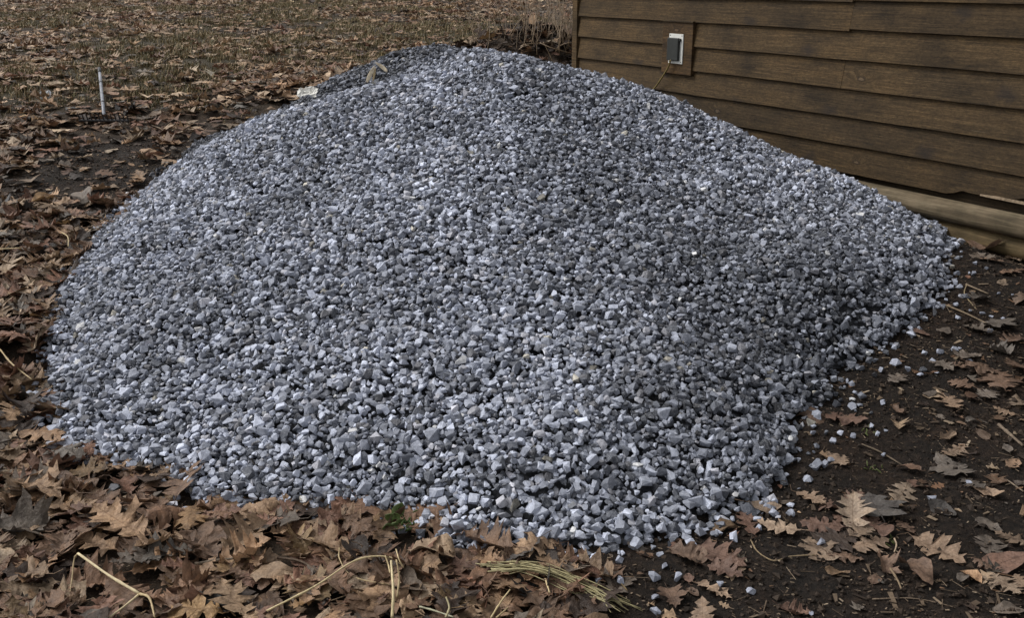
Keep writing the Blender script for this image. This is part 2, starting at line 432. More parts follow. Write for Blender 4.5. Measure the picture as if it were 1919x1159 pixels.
def tube(pts, rad, n=6, caps=True):
    P = np.asarray(pts, float); m = len(P); rad = np.broadcast_to(np.asarray(rad, float), (m,))
    T = np.gradient(P, axis=0); T /= np.linalg.norm(T, axis=1)[:, None] + 1e-12
    ref = np.array([0, 0, 1.0]) if abs(T[:, 2]).mean() < .8 else np.array([1.0, 0, 0])
    V = []
    for i in range(m):
        a = np.cross(T[i], ref); a /= np.linalg.norm(a) + 1e-12; b = np.cross(T[i], a)
        for k in range(n):
            t = 2 * math.pi * k / n; V.append(P[i] + rad[i] * (math.cos(t) * a + math.sin(t) * b))
    tri = []
    for i in range(m - 1):
        for k in range(n):
            a, b = i * n + k, i * n + (k + 1) % n; c, d = a + n, b + n
            tri += [(a, c, b), (b, c, d)]
    if caps:
        V.append(P[0]); V.append(P[-1]); e = m * n
        for k in range(n):
            tri += [(e, k, (k + 1) % n), (e + 1, (m - 1) * n + (k + 1) % n, (m - 1) * n + k)]
    return np.array(V), np.array(tri)

def curve(pts, n=12):
    """Catmull-Rom through points"""
    P = np.asarray(pts, float); P = np.vstack([2 * P[0] - P[1], P, 2 * P[-1] - P[-2]]); out = []
    for i in range(1, len(P) - 2):
        for t in np.linspace(0, 1, n, endpoint=False):
            a, b, c, d = P[i - 1:i + 3]
            out.append(.5 * ((2 * b) + (c - a) * t + (2 * a - 5 * b + 4 * c - d) * t * t + (3 * b - a - 3 * c + d) * t ** 3))
    out.append(P[-2]); return np.array(out)

def boxmesh(x0, x1, y0, y1, z0, z1):
    V = np.array([(x, y, z) for x in (x0, x1) for y in (y0, y1) for z in (z0, z1)])
    T = np.array([(0, 1, 3), (0, 3, 2), (4, 6, 7), (4, 7, 5), (0, 4, 5), (0, 5, 1), (2, 3, 7), (2, 7, 6), (0, 2, 6), (0, 6, 4), (1, 5, 7), (1, 7, 3)])
    return V, T

def bevel_box(name, x0, x1, y0, y1, z0, z1, mat, bev=.004, segs=2):
    bm = bmesh.new()
    V, _ = boxmesh(x0, x1, y0, y1, z0, z1)
    vs = [bm.verts.new(v) for v in V]
    for f in ((0, 1, 3, 2), (4, 6, 7, 5), (0, 4, 5, 1), (2, 3, 7, 6), (0, 2, 6, 4), (1, 5, 7, 3)):
        bm.faces.new([vs[i] for i in f])
    bmesh.ops.recalc_face_normals(bm, faces=bm.faces)
    if bev: bmesh.ops.bevel(bm, geom=list(bm.edges), offset=bev, segments=segs, affect='EDGES', profile=.6)
    me = bpy.data.meshes.new(name); bm.to_mesh(me); bm.free(); me.materials.append(mat); return me

def rotm(yaw, tilt_axis, tilt):
    c, s = np.cos(yaw), np.sin(yaw)
    Z = np.array([[c, -s, 0], [s, c, 0], [0, 0, 1.0]])
    ax = np.array([math.cos(tilt_axis), math.sin(tilt_axis), 0.0])
    return np.array(Matrix.Rotation(tilt, 3, Vector(ax))) @ Z

def srt(ranges):
    return np.unique(np.round(np.concatenate(ranges), 4))

# ------------------------------------------------------------------ ground sheet
xs = srt([np.arange(-4.2, 3.6, .045), np.arange(-9, 6, .15), np.arange(-30, 30, 1.0), np.linspace(-400, 400, 41)])
ys = srt([np.arange(2.0, 6.6, .045), np.arange(1.0, 14, .10), np.arange(-6, 40, .6), np.linspace(-200, 400, 31)])
GX, GY = np.meshgrid(xs, ys)
GZ = ground(GX, GY) + .014 * (fnoise(GX * 9, GY * 9, 41) - .5) * smooth(14, 8, GY) + .016 * (fnoise(GX * 24, GY * 24, 47) - .5) * smooth(8, 6.5, GY)
GZ = GZ - .02 * smooth(0.0, .25, pile_sd(GX, GY))
nx, ny = len(xs), len(ys)
idx = np.arange(nx * ny).reshape(ny, nx)
Q = np.stack([idx[:-1, :-1], idx[:-1, 1:], idx[1:, 1:], idx[1:, :-1]], -1).reshape(-1, 4)
gme = np_mesh("ground", np.stack([GX, GY, GZ], -1).reshape(-1, 3), Q, M_SOIL, flat=False)
def moss_mask(x, y):
    m = smooth(.50, .60, fnoise(np.asarray(x) * .55 + 3, np.asarray(y) * .75, 55, 4)) * smooth(7.8, 9.0, y) * (1 - smooth(1.5, 3.0, x))
    return m
def bare_mask(x, y):
    """bare dark soil: right of the pile, and the scraped patch at the left"""
    x = np.asarray(x, float); y = np.asarray(y, float)
    right = smooth(.02, .30, x - .22 * (fnoise(x * 3, y * 3, 71) - .5) + .30 * (y - 2.62) * (y < 2.62)) * smooth(8.2, 7.4, y)
    el = ((x + 2.65) / .72) ** 2 + ((y - 6.85) / .80) ** 2
    patch = 1.1 * smooth(1.25, .50, el + .8 * (fnoise(x * 2.5, y * 2.5, 73) - .5))
    hol = np.exp(-(((x + 2.07) / .2) ** 2 + ((y - 4.05) / .12) ** 2))
    return np.clip(np.maximum(np.maximum(right, .85 * patch), 1.2 * hol), 0, 1)
duff = (1 - bare_mask(GX, GY)) * .9
a = gme.attributes.new('moss', 'FLOAT', 'POINT'); a.data.foreach_set('value', (moss_mask(GX, GY) * .4).ravel().astype(np.float32))
a = gme.attributes.new('duff', 'FLOAT', 'POINT'); a.data.foreach_set('value', duff.ravel().astype(np.float32))
add("ground", gme, kind='structure', label='dark bare soil rising into a leaf covered slope')

# ------------------------------------------------------------------ shed
shed = add("shed", None, loc=(W0[0], W0[1], 0), rot=(0, 0, WANG), label='dark brown wooden shed with horizontal lap siding beside the gravel pile', cat='shed')
XR = -2.4                                                    # wall goes on out of the frame to the right
def plank_mesh(L, Hh=.192, jag=None):
    n = max(2, int(L / .05)) if jag else max(2, int(L / .12)); X = np.linspace(0, L, n + 1)
    zb = np.zeros(n + 1) + .008 * (fnoise(X * 2.1, X * 0 + L * 7.7, 5) - .5)
    if jag is not None: zb = zb + jag(X)
    V = []
    for i, x in enumerate(X):
        V += [(x, .033, zb[i] + .002), (x, .030, zb[i]), (x, .019, zb[i] + .001), (x, 0.0, Hh), (x, .008, Hh)]
    T = []
    for i in range(n):
        for k in range(5):
            a, b = i * 5 + k, i * 5 + (k + 1) % 5
            T += [(a, b, b + 5), (a, b + 5, a + 5)]
    e = n * 5
    T += [(0, 2, 1), (0, 3, 2), (0, 4, 3), (e, e + 1, e + 2), (e, e + 2, e + 3), (e, e + 3, e + 4)]
    return np_mesh("plank", V, T, M_WOOD)
bott = [.562, .725, .890, 1.055, 1.219, 1.385, 1.548, 1.712, 1.877, 2.04, 2.20]
x_splice = wall_hit(1597, 15, .03)[0]; x_sp2 = wall_hit(1577, 150, .03)[0]
xs_jag = wall_hit(1775, 365, .03)[0]
x_ob0, x_ob1 = wall_hit(1298, 90, .04)[0], wall_hit(1242, 90, .04)[0]
def jag(X):
    xx = XR + X; t = smooth(xs_jag, xs_jag - .10, xx)
    return t * (.030 + .030 * (fnoise(xx * 11, xx * 0, 91) - .35) + .02 * smooth(xs_jag - .15, xs_jag - .6, xx))
for i, b in enumerate(bott):
    cuts = [XR, LW - .058]
    if i in (6, 8): cuts = [XR, x_splice, LW - .058]
    if i == 5: cuts = [XR, x_splice + .004, LW - .058]
    if i in (3,): cuts = [XR, x_sp2, LW - .058]
    if i in (2, 4) : cuts = [XR, x_ob0 - .30 if i == 9 else XR + 1.2, LW - .058] if i == 2 else cuts
    cuts = sorted(cuts)
    for k in range(len(cuts) - 1):
        L = cuts[k + 1] - cuts[k] - .003
        me = plank_mesh(L, jag=jag if i == 0 else None)
        f = .84 + .34 * R.random(); wmt = R.random() * .12
        add("plank", me, shed, loc=(cuts[k], 0, b + (.010 if (i in (5, 6) and k == 0 and len(cuts) > 2) else 0) + R.uniform(-.002, .002)), color=(f * (1 + wmt * .4), f, f * (1 - wmt)))
# corner boards and inner body
me = bevel_box("corner_board", LW - .055, LW + .012, -.09, .042, .30, 2.42, M_WOOD, .003); add("corner_board", me, shed, color=(1.25, 1.22, 1.15))
body = np_mesh("wall_body", *boxmesh(XR, LW - .002, -2.6, -.004, .22, 2.40), M_WOOD); add("wall_body", body, shed, color=(.5, .5, .5))
# siding round the corner (seen from a step to the left)
for i, b in enumerate(bott):
    me = plank_mesh(2.5); o = add("plank", me, shed, loc=(LW, -.095, b), color=(.95, .95, .95)); o.rotation_euler = (0, 0, -math.pi / 2)
# shed roof with an overhang, above the frame
rv = np.array([(XR - .1, .30, 2.36), (LW + .25, .30, 2.36), (LW + .25, -1.3, 3.05), (XR - .1, -1.3, 3.05), (XR - .1, -2.9, 2.36), (LW + .25, -2.9, 2.36)])
rv2 = np.vstack([rv, rv + np.array([0, 0, .06])])
rt = [(0, 2, 1), (0, 3, 2), (3, 4, 5), (3, 5, 2), (6, 7, 8), (6, 8, 9), (9, 8, 11), (9, 11, 10), (0, 1, 7), (0, 7, 6), (4, 10, 11), (4, 11, 5), (1, 2, 8), (1, 8, 7), (2, 5, 11), (2, 11, 8), (0, 6, 9), (0, 9, 3), (3, 9, 10), (3, 10, 4)]
add("roof", np_mesh("roof", rv2, rt, M_CORE), shed)
add("gable", np_mesh("gable", [(LW - .01, 0, 2.35), (LW - .01, -2.6, 2.35), (LW - .01, -1.3, 2.98), (LW - .06, 0, 2.35), (LW - .06, -2.6, 2.35), (LW - .06, -1.3, 2.98)],
    [(0, 2, 1), (3, 4, 5), (0, 1, 4), (0, 4, 3), (1, 2, 5), (1, 5, 4), (2, 0, 3), (2, 3, 5)], M_WOOD), shed)
# broken splinter under the rotten edge of the lowest board
xa, za, _ = wall_hit(1835, 366, .045); xb, zb_, _ = wall_hit(1919, 384, .045)
sp = []
for t in np.linspace(0, 1, 9):
    x = xa + (xb - .5 - xa) * t; z = za - .003 + (zb_ - za) * t * 1.2
    hgt = .010 * math.sin(math.pi * min(1, .15 + t)) + .004 * R.random()
    sp.append((x, z, hgt))
V = []; T = []
for i, (x, z, hgt) in enumerate(sp):
    V += [(x, .040, z), (x, .030, z - .003), (x, .028, z + hgt), (x, .037, z + hgt + .003)]
for i in range(len(sp) - 1):
    for k in range(4):
        a_, b_ = i * 4 + k, i * 4 + (k + 1) % 4; T += [(a_, b_, b_ + 4), (a_, b_ + 4, a_ + 4)]
add("splinter", np_mesh("splinter", V, T, mat_plain("pale_split_wood", (.20, .15, .10), .9, .2, 60, .5)), shed, label='pale splintered strip along the rotten board edge')
# outlet on its mounting board
xo = (x_ob0 + x_ob1) / 2
zt = wall_hit(1270, 41, .045)[1]; zb2 = wall_hit(1270, 139, .045)[1]
ob = add("mounting_board", bevel_box("mounting_board", x_ob0, x_ob1, -.002, .046, zb2, zt, M_WOOD, .003), shed, color=(1.2, 1.08, .98))
add("drip_cap", bevel_box("drip_cap", x_ob0 - .006, x_ob1 + .006, .0, .056, zt + .0005, zt + .011, M_WOOD, .002), ob, color=(.9, .9, .9))
xp0, xp1 = wall_hit(1280, 90, .05)[0], wall_hit(1254, 90, .05)[0]; zp1, zp0 = wall_hit(1267, 63, .05)[1], wall_hit(1267, 119, .05)[1]
pl = add("outlet_plate", bevel_box("outlet_plate", xp0, xp1, .0465, .054, zp0, zp1, mat_plain("white_plastic", (.62, .62, .58), .45, .5, 25, .12), .002), shed, label='white outlet plate')
for sx in (xp0 + .013, xp1 - .013):
    for sz in (zp0 + .012, zp1 - .012):
        V, T = tube([(sx, .0545, sz), (sx, .057, sz)], [.0045, .003], 8); add("screw", np_mesh("screw", V, T, mat_plain("steel_screw", (.12, .11, .10), .5, .5) if 'steel_screw' not in bpy.data.materials else bpy.data.materials['steel_screw']), pl)
wx = xp1 - xp0; hx = zp1 - zp0
M_BLK = mat_plain("black_cover", (.016, .018, .016), .5, .45, 30, .4)
cx1 = xp1 - .003; cx0 = wall_hit(1270, 90, .076)[0]
cv = add("outlet_cover", bevel_box("outlet_cover", cx0, cx1, .0545, .076, zp0 + hx * .10, zp1 - hx * .13, M_BLK, .008, 3), shed, label='black weatherproof outlet cover')
add("hinge", bevel_box("hinge", cx0 - .012, cx0 - .0005, .0545, .070, zp1 - hx * .24, zp1 - hx * .15, M_BLK, .003), cv)
# sill logs
def log_mesh(L, r, seed):
    n, m = int(L / .12), 20; V = []; T = []
    for i in range(n + 1):
        x = L * i / n
        for k in range(m):
            t = 2 * math.pi * k / m
            rr = r * (1 + .05 * (fnoise(x * 2.0, math.cos(t) * 1.2 + 5, seed) - .5) + .05 * (fnoise(x * 6, t * 1.3, seed + 3) - .5))
            V.append((x, rr * math.cos(t), rr * math.sin(t)))
    for i in range(n):
        for k in range(m):
            a_, b_ = i * m + k, i * m + (k + 1) % m; T += [(a_, b_, b_ + m), (a_, b_ + m, a_ + m)]
    V += [(0, 0, 0), (L, 0, 0)]; e = len(V) - 2
    for k in range(m): T += [(e, (k + 1) % m, k), (e + 1, n * m + k, n * m + (k + 1) % m)]
    return np_mesh("log", V, T, M_LOG, flat=False)
Llog = LW - .1 - XR
add("sill_log", log_mesh(Llog, .060, 3), shed, loc=(XR, .092, .490), label='upper weathered sill log', color=(1, 1, 1))
add("sill_log", log_mesh(Llog, .060, 9), shed, loc=(XR, .058, .374), label='lower sill log partly buried in soil', color=(1.05, .98, .8))

# cord from the outlet into the gravel
def wp(u, v, off):
    s, z, d = wall_hit(u, v, off); q = W0[:2] + WT * s + WN * off; return np.array([q[0], q[1], z])
c0 = wp(1257, 112, .075); c1 = wp(1251, 128, .072); c2 = wp(1236, 152, .062); c3 = wp(1221, 172, .06); c4 = wp(1205, 192, .10)
V, T = tube(curve([c0, c1, c2, c3, c4], 8), .006, 8)
add("power_cord", np_mesh("power_cord", V, T, mat_plain("yellow_cord", (.150, .108, .030), .5, .4), flat=False), label='yellow power cord hanging from the black outlet cover into the gravel', cat='cord')

# ------------------------------------------------------------------ gravel pile
pile = add("gravel_pile", None, loc=(0.0, 5.0, 0.0), label='large pile of blue grey crushed gravel dumped beside the brown shed', cat='gravel pile')
OFF = np.array([0, 5.0, 0])
cz_ = ground(XX, YY) + HH - .006
cz_ = np.where(SD < .015, ground(XX, YY) - .10, cz_)
n0, n1_ = XX.shape; ii = np.arange(n0 * n1_).reshape(n0, n1_)
QQ = np.stack([ii[:-1, :-1], ii[:-1, 1:], ii[1:, 1:], ii[1:, :-1]], -1)
keep = (SD[:-1, :-1] > -.06) | (SD[1:, 1:] > -.06)
Vc = np.stack([XX, YY, cz_], -1).reshape(-1, 3); Qc = QQ[keep]
used, inv = np.unique(Qc, return_inverse=True)
add("pile_core", np_mesh("pile_core", Vc[used] - OFF, inv.reshape(-1, 4), M_CORE, flat=False), pile, label='dark inner mass of the gravel pile')

# crushed stone shapes
def stone_shape(rng):
    bm = bmesh.new(); n = rng.integers(11, 15)
    P = rng.normal(size=(n, 3)); P /= np.linalg.norm(P, axis=1)[:, None]
    P = np.sign(P) * np.abs(P) ** .72
    P *= rng.uniform(.78, 1.08, (n, 1))
    P *= np.array([1.0, rng.uniform(.66, .95), rng.uniform(.42, .8)])
    for p in P: bm.verts.new(p)
    r = bmesh.ops.convex_hull(bm, input=list(bm.verts))
    bmesh.ops.delete(bm, geom=[v for v in bm.verts if not v.link_faces], context='VERTS')
    bmesh.ops.recalc_face_normals(bm, faces=bm.faces)
    bm.verts.index_update()
    V = np.array([v.co for v in bm.verts]); T = np.array([[v.index for v in f.verts] for f in bm.faces]); bm.free()
    V -= V.mean(0); V /= np.abs(V[:, 0]).max()
    return V, T
SH = [stone_shape(R) for _ in range(48)]
HX = np.array([np.abs(v).max(0) for v, t in SH])

def rand_rot(n, spread):
    """random spin, flat side leaning to the surface normal by about `spread` radians"""
    yaw = R.uniform(0, 2 * np.pi, n); ax = R.uniform(0, 2 * np.pi, n); t = R.normal(0, spread, n)
    c, s = np.cos(yaw), np.sin(yaw); Z = np.zeros((n, 3, 3)); Z[:, 0, 0] = c; Z[:, 0, 1] = -s; Z[:, 1, 0] = s; Z[:, 1, 1] = c; Z[:, 2, 2] = 1
    kx, ky = np.cos(ax), np.sin(ax); K = np.zeros((n, 3, 3)); K[:, 0, 2] = ky; K[:, 1, 2] = -kx; K[:, 2, 0] = -ky; K[:, 2, 1] = kx
    A = np.eye(3)[None] + np.sin(t)[:, None, None] * K + (1 - np.cos(t))[:, None, None] * (K @ K)
    return A @ Z

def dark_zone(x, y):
    """darker stone tint: the back slope, bands down the face and the lower right"""
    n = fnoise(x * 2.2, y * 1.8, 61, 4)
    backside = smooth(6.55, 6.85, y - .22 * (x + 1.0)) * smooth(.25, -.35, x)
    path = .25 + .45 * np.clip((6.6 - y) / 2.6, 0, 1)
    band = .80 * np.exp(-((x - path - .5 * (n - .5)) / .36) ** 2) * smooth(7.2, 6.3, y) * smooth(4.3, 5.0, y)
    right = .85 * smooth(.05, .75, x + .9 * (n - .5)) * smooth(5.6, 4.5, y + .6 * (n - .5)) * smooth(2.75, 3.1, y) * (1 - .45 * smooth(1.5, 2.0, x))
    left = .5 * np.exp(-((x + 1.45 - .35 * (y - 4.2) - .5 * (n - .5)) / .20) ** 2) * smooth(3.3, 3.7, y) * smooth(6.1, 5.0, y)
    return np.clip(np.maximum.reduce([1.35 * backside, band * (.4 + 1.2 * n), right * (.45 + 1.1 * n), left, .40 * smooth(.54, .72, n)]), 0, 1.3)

def stone_colour(n, dark):
    q_ = R.random(n); mu = np.where(q_ < .27, .13, np.where(q_ < .77, .34, .53))
    lum = np.clip(mu * np.exp(R.normal(0, .24, n)), .04, .62)
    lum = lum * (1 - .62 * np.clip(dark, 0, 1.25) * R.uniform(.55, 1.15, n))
    k = R.random(n)
    c = np.stack([lum * .90, lum * .96, lum * 1.14], 1)
    m = k < .10; c[m] = c[m] * np.array([1.06, 1.0, .93])            # brownish stones
    m = (k > .10) & (k < .105); c[m] = lum[m, None] * np.array([1.16, 1.09, .94])   # beige
    m = k > .991; c[m] = R.uniform(.48, .68, m.sum())[:, None] * np.array([1, 1, 1.01])    # quartz white
    m = (k > .95) & (k < .975); c[m] *= .45
    return np.clip(c, .012, .75)

# deposition on a height grid: each stone comes to rest on those under it
DS = .008
dgx = np.arange(GX0, GX1, DS); dgy = np.arange(GY0, GY1, DS)
DX, DY = np.meshgrid(dgx, dgy)
base_h = ground(DX, DY) + bil(HH, DX, DY)
hm = base_h.copy()
cand = np.argwhere((bil(SD, DX, DY) > .012))
vis = np.array([True])
px_, py_ = DX[cand[:, 0], cand[:, 1]], DY[cand[:, 0], cand[:, 1]]
zz = base_h[cand[:, 0], cand[:, 1]]
dens = np.where(py_ > 7.6, .25, 1.0)
area = len(cand) * DS * DS
NST = int(area * 5000)
dens /= dens.sum()
draw = R.choice(len(cand), size=(NST, 3), p=dens)
rad = np.clip(np.exp(R.normal(np.log(.0117), .34, NST)), .0045, .0235)
var = R.integers(0, len(SH), NST)
RT = rand_rot(NST, .55)
pos_ = np.zeros((NST, 3)); top_gain = np.zeros(NST)
hm0 = base_h
nyg, nxg = hm.shape
offs = {}
for k in range(1, 6):
    g = np.arange(-k, k + 1); ox, oy = np.meshgrid(g, g); offs[k] = (ox, oy)
ci = cand[draw]                                        # (N,3,2)
for i in range(NST):
    r = rad[i]
    iy3 = ci[i, :, 0]; ix3 = ci[i, :, 1]
    j = np.argmin(hm[iy3, ix3] - hm0[iy3, ix3]); iy, ix = iy3[j], ix3[j]
    k = min(5, max(1, int(r * .85 / DS)))
    if iy < k or ix < k or iy >= nyg - k or ix >= nxg - k: continue
    S = hm[iy - k:iy + k + 1, ix - k:ix + k + 1]
    hz = r * .62
    m = S.mean(); mx = S.max()
    z = .38 * m + .62 * mx + hz * .70
    ov = z - (hm0[iy, ix])
    if ov > .052: 
        rad[i] = 0; continue
    pos_[i] = (dgx[ix] + R.uniform(-.004, .004), dgy[iy] + R.uniform(-.004, .004), z)
    ox, oy = offs[k]
    dome = z + hz * (.78 - .55 * (ox * ox + oy * oy) / (k * k + .01))
    np.maximum(S, dome, out=S)
# stones that rolled past the toe lie singly on the soil and leaves
_q = np.column_stack([R.uniform(GX0 + .1, GX1 - .1, 160000), R.uniform(GY0 + .05, 6.8, 160000)])
_s = bil(SD, _q[:, 0], _q[:, 1])
_q = _q[(_s < .012) & (_s > -.24) & (((_q - W0[:2]) @ WN) > .16) & (R.random(len(_q)) < .26 * np.exp(np.minimum(_s, 0) / .034) + .002 * (_q[:, 0] > .3))]
_r = np.clip(np.exp(R.normal(np.log(.0125), .32, len(_q))), .005, .026)
pos_ = np.vstack([pos_, np.column_stack([_q, ground(_q[:, 0], _q[:, 1]) + _r * .45 + .004 + np.where(_q[:, 0] < .1, .012, 0)])])
rad = np.concatenate([rad, _r]); var = np.concatenate([var, R.integers(0, len(SH), len(_q))]); RT = np.concatenate([RT, rand_rot(len(_q), .4)]); NST = len(rad)
ok = (rad > 0) & (pos_[:, 1] > 0)
_iy = np.clip(((pos_[:, 1] - GY0) / DS).astype(int), 3, nyg - 4); _ix = np.clip(((pos_[:, 0] - GX0) / DS).astype(int), 3, nxg - 4)
_lo = np.min([hm[_iy + a_, _ix + b_] for a_ in (-2, 0, 2) for b_ in (-2, 0, 2)], axis=0)
ok &= pos_[:, 2] + rad * .9 > _lo                         # stones buried under others are left out
# align the flat side with the slope
ex = .02
nxn = -(bil(HH, pos_[:, 0] + ex, pos_[:, 1]) - bil(HH, pos_[:, 0] - ex, pos_[:, 1])) / (2 * ex)
nyn = -(bil(HH, pos_[:, 0], pos_[:, 1] + ex) - bil(HH, pos_[:, 0], pos_[:, 1] - ex)) / (2 * ex)

_g = np.stack([nxn, nyn], 1); _m = np.linalg.norm(_g, axis=1) + 1e-9
_th = np.arctan(np.minimum(_m, .55)) * np.where(np.arange(len(_m)) < len(_m), 1.0, 0)
_k = np.zeros((len(_m), 3, 3)); _ux, _uy = _g[:, 0] / _m, _g[:, 1] / _m          # tilt towards the downhill side
_k[:, 0, 2] = _ux; _k[:, 1, 2] = _uy; _k[:, 2, 0] = -_ux; _k[:, 2, 1] = -_uy
RT = (np.eye(3)[None] + np.sin(_th)[:, None, None] * _k + (1 - np.cos(_th))[:, None, None] * (_k @ _k)) @ RT
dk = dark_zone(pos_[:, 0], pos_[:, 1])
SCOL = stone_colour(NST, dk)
def stone_verts(i):
    v, t = SH[var[i]]
    P = (v * rad[i] * 1.16) @ RT[i].T
    return P, t
# which stones show largest: near, on top and large
uu, vv_, dd = project(pos_ + np.array([0, 0, 1e-6]))
iyA = np.clip(((pos_[:, 1] - GY0) / DS).astype(int), 0, nyg - 1); ixA = np.clip(((pos_[:, 0] - GX0) / DS).astype(int), 0, nxg - 1)
ontop = (pos_[:, 2] + rad * .45 > hm[iyA, ixA])
score = np.where(ok & ontop & (uu > 5) & (uu < 1914) & (vv_ < 1155), rad / np.maximum(dd, .5), 0)
big = set(np.argsort(-score)[:300].tolist())
# the mass of stones, one part
groups = [[] for _ in SH]
for i in np.nonzero(ok)[0]:
    if i not in big: groups[var[i]].append(i)
VV, TT, CC = [], [], []; base = 0
for s_, ids in enumerate(groups):
    if not ids: continue
    ids = np.array(ids); v, t = SH[s_]; nv = len(v)
    P = np.einsum('nij,vj->nvi', RT[ids], v) * (rad[ids] * 1.16)[:, None, None]
    P += (pos_[ids] - OFF)[:, None, :]
    VV.append(P.reshape(-1, 3)); TT.append((t[None] + (np.arange(len(ids)) * nv)[:, None, None]).reshape(-1, 3) + base)
    CC.append(np.repeat(SCOL[ids], nv, 0)); base += len(ids) * nv
print("stones", int(ok.sum()), "of", NST, "tris", sum(len(t) for t in TT))
add("gravel", np_mesh("gravel", np.concatenate(VV), np.concatenate(TT), M_STONE, np.concatenate(CC)), pile, kind='stuff', label='mass of small crushed stones')
for i in sorted(big):
    P, t = stone_verts(i)
    add("stone", np_mesh("stone", P, t, M_STONE, SCOL[i]), pile, loc=tuple(pos_[i] - OFF))

# ------------------------------------------------------------------ loose stones round the pile
loose_px = [(1322, 998, 1.1), (1310, 1006, 1.3), (1264, 1010, 1.1), (1217, 1017, 1.0), (1224, 1030, .8), (1246, 1063, .8), (1270, 1087, 1.55), (1228, 1121, 1.25), (1230, 1152, 1.1),
            (1408, 1115, .95), (1350, 1103, .75), (1539, 1024, 1.5), (1423, 995, .85), (1451, 967, 1.0), (1438, 954, 1.0), (1481, 949, .9), (1404, 955, .9), (1481, 967, .95), (1520, 1153, .7),
            (1816, 911, .95), (1747, 939, .9), (1655, 856, .7), (1545, 876, 1.0), (1554, 865, 1.1), (1575, 817, .7), (1633, 804, .9), (1653, 757, .8), (1524, 815, .7), (1643, 817, .7), (1560, 830, .7), (1660, 808, .55),
            (1044, 1063, .8), (1086, 1051, .8), (1081, 1077, .9), (1134, 1070, .8), (1143, 1066, .75), (1122, 1095, .95), (1102, 1113, 1.3), (1164, 1094, .8), (962, 1049, 1.1), (1008, 1058, 1.0), (1118, 1044, .8), (1159, 1055, .9), (817, 1028, 1.4), (652, 1024, .8),
            (1825, 515, 1.0), (1816, 514, .8), (1831, 457, .9), (1802, 437, .9), (1827, 496, .7), (1871, 551, .6), (1897, 554, .6), (1783, 542, .9), (1818, 585, .8), (1839, 589, .8), (1796, 598, .9), (1855, 625, .9), (1880, 600, .7),
            (1789, 657, .9), (1798, 655, .8), (1758, 662, .8), (1748, 680, .8), (1818, 680, .9), (1678, 686, 1.2), (1701, 697, 1.1), (1723, 706, .8), (1756, 702, .7), (1651, 697, .9), (1653, 756, .7), (1857, 596, .6),
            (91, 533, 1.1), (105, 531, 1.0), (124, 529, 1.2), (115, 541, 1.0), (80, 541, .8), (70, 622, .9), (91, 611, 1.2), (116, 637, 1.0), (350, 964, 1.0), (331, 958, .7), (545, 968, .9), (330, 938, .9), (632, 966, 1.0), (62, 812, 1.2)]
def side_word(u, v):
    if u < 400 and v < 700: return "beside the left edge of the gravel pile"
    if u < 700: return "among brown leaves below the front left pile edge"
    if u < 1180: return "between straw and gravel at the front pile edge"
    if u < 1420: return "on dark soil below the front right pile edge"
    if u < 1600: return "on the soil at the lower right pile edge"
    if v < 560: return "on soil near the sill log"
    if v < 740: return "on soil right of the pile among dull leaves"
    return "on open dark soil at the lower right"
ORD = ["first", "second", "third", "fourth", "fifth", "sixth", "seventh", "eighth", "ninth", "tenth", "eleventh", "twelfth", "thirteenth", "fourteenth", "fifteenth", "sixteenth", "seventeenth", "eighteenth", "nineteenth", "twentieth"]
def number_labels(items):
    """items: list of (object, label, u); alike labels get their rank from the left"""
    by = {}
    for o, l, u in items: by.setdefault(l, []).append((u, o))
    for l, m in by.items():
        m.sort(key=lambda q: q[0])
        if len(m) == 1: m[0][1]['label'] = l; continue
        for k, (u, o) in enumerate(m):
            o['label'] = (l + ", leftmost") if k == 0 else (l + ", rightmost") if k == len(m) - 1 else f"{l}, {ORD[k] if k < 20 else 'later'} from left"
items = []
for u, v, sz in loose_px:
    p = hit(u, v, 0.006); k = int(R.integers(0, len(SH))); vsh, t = SH[k]; r = .0165 * sz * (1 + .1 * R.normal())
    Rm = rand_rot(1, .35)[0]; P = (vsh * r) @ Rm.T
    lum = float(np.clip(R.normal(.34, .06), .18, .5)); c = np.array([.90, .955, 1.14]) * lum
    o = add("gravel_stone", np_mesh("gravel_stone", P, t, M_STONE, c), loc=(p[0], p[1], float(ground(p[0], p[1])) - P[:, 2].min() * .75 + .004), cat='stone', group='loose stones around the gravel pile')
    size = "larger " if sz > 1.2 else "tiny " if sz < .75 else "small "
    items.append((o, f"{size}{'pale' if lum > .36 else 'grey'} loose stone {side_word(u, v)}", u))
number_labels(items)

# ------------------------------------------------------------------ leaves
OAK = [(.012, 0, 0), (.05, .07, .05), (.14, .115, .09), (.25, .195, .13), (.20, .225, .17), (.235, .275, .20), (.11, .29, .26), (.078, .33, .32), (.20, .37, .36), (.345, .44, .40), (.30, .47, .43), (.385, .56, .46), (.22, .545, .51), (.088, .57, .57), (.18, .62, .61), (.32, .72, .65), (.225, .72, .70), (.245, .80, .74), (.12, .785, .79), (.072, .83, .83), (.165, .91, .87), (.075, .915, .92), (.0, 1.0, 1.0)]
MAP = [(.0, 0, 0), (.10, -.04, .03), (.22, -.02, .06), (.42, .04, .10), (.35, .12, .15), (.43, .20, .19), (.29, .235, .24), (.23, .28, .29), (.37, .34, .33), (.41, .42, .37), (.56, .51, .41), (.43, .535, .47), (.39, .60, .52), (.25, .575, .58), (.16, .62, .64), (.20, .70, .70), (.285, .78, .74), (.175, .80, .80), (.15, .87, .86), (.065, .90, .92), (0, 1.02, 1)]
OVL = [(0, 0, 0), (.10, .07, .06), (.20, .18, .16), (.27, .32, .30), (.295, .45, .44), (.275, .58, .57), (.22, .72, .71), (.14, .84, .84), (.06, .94, .935), (0, 1, 1)]
FULL = [np.array(OAK), np.array(MAP), np.array(OVL)]
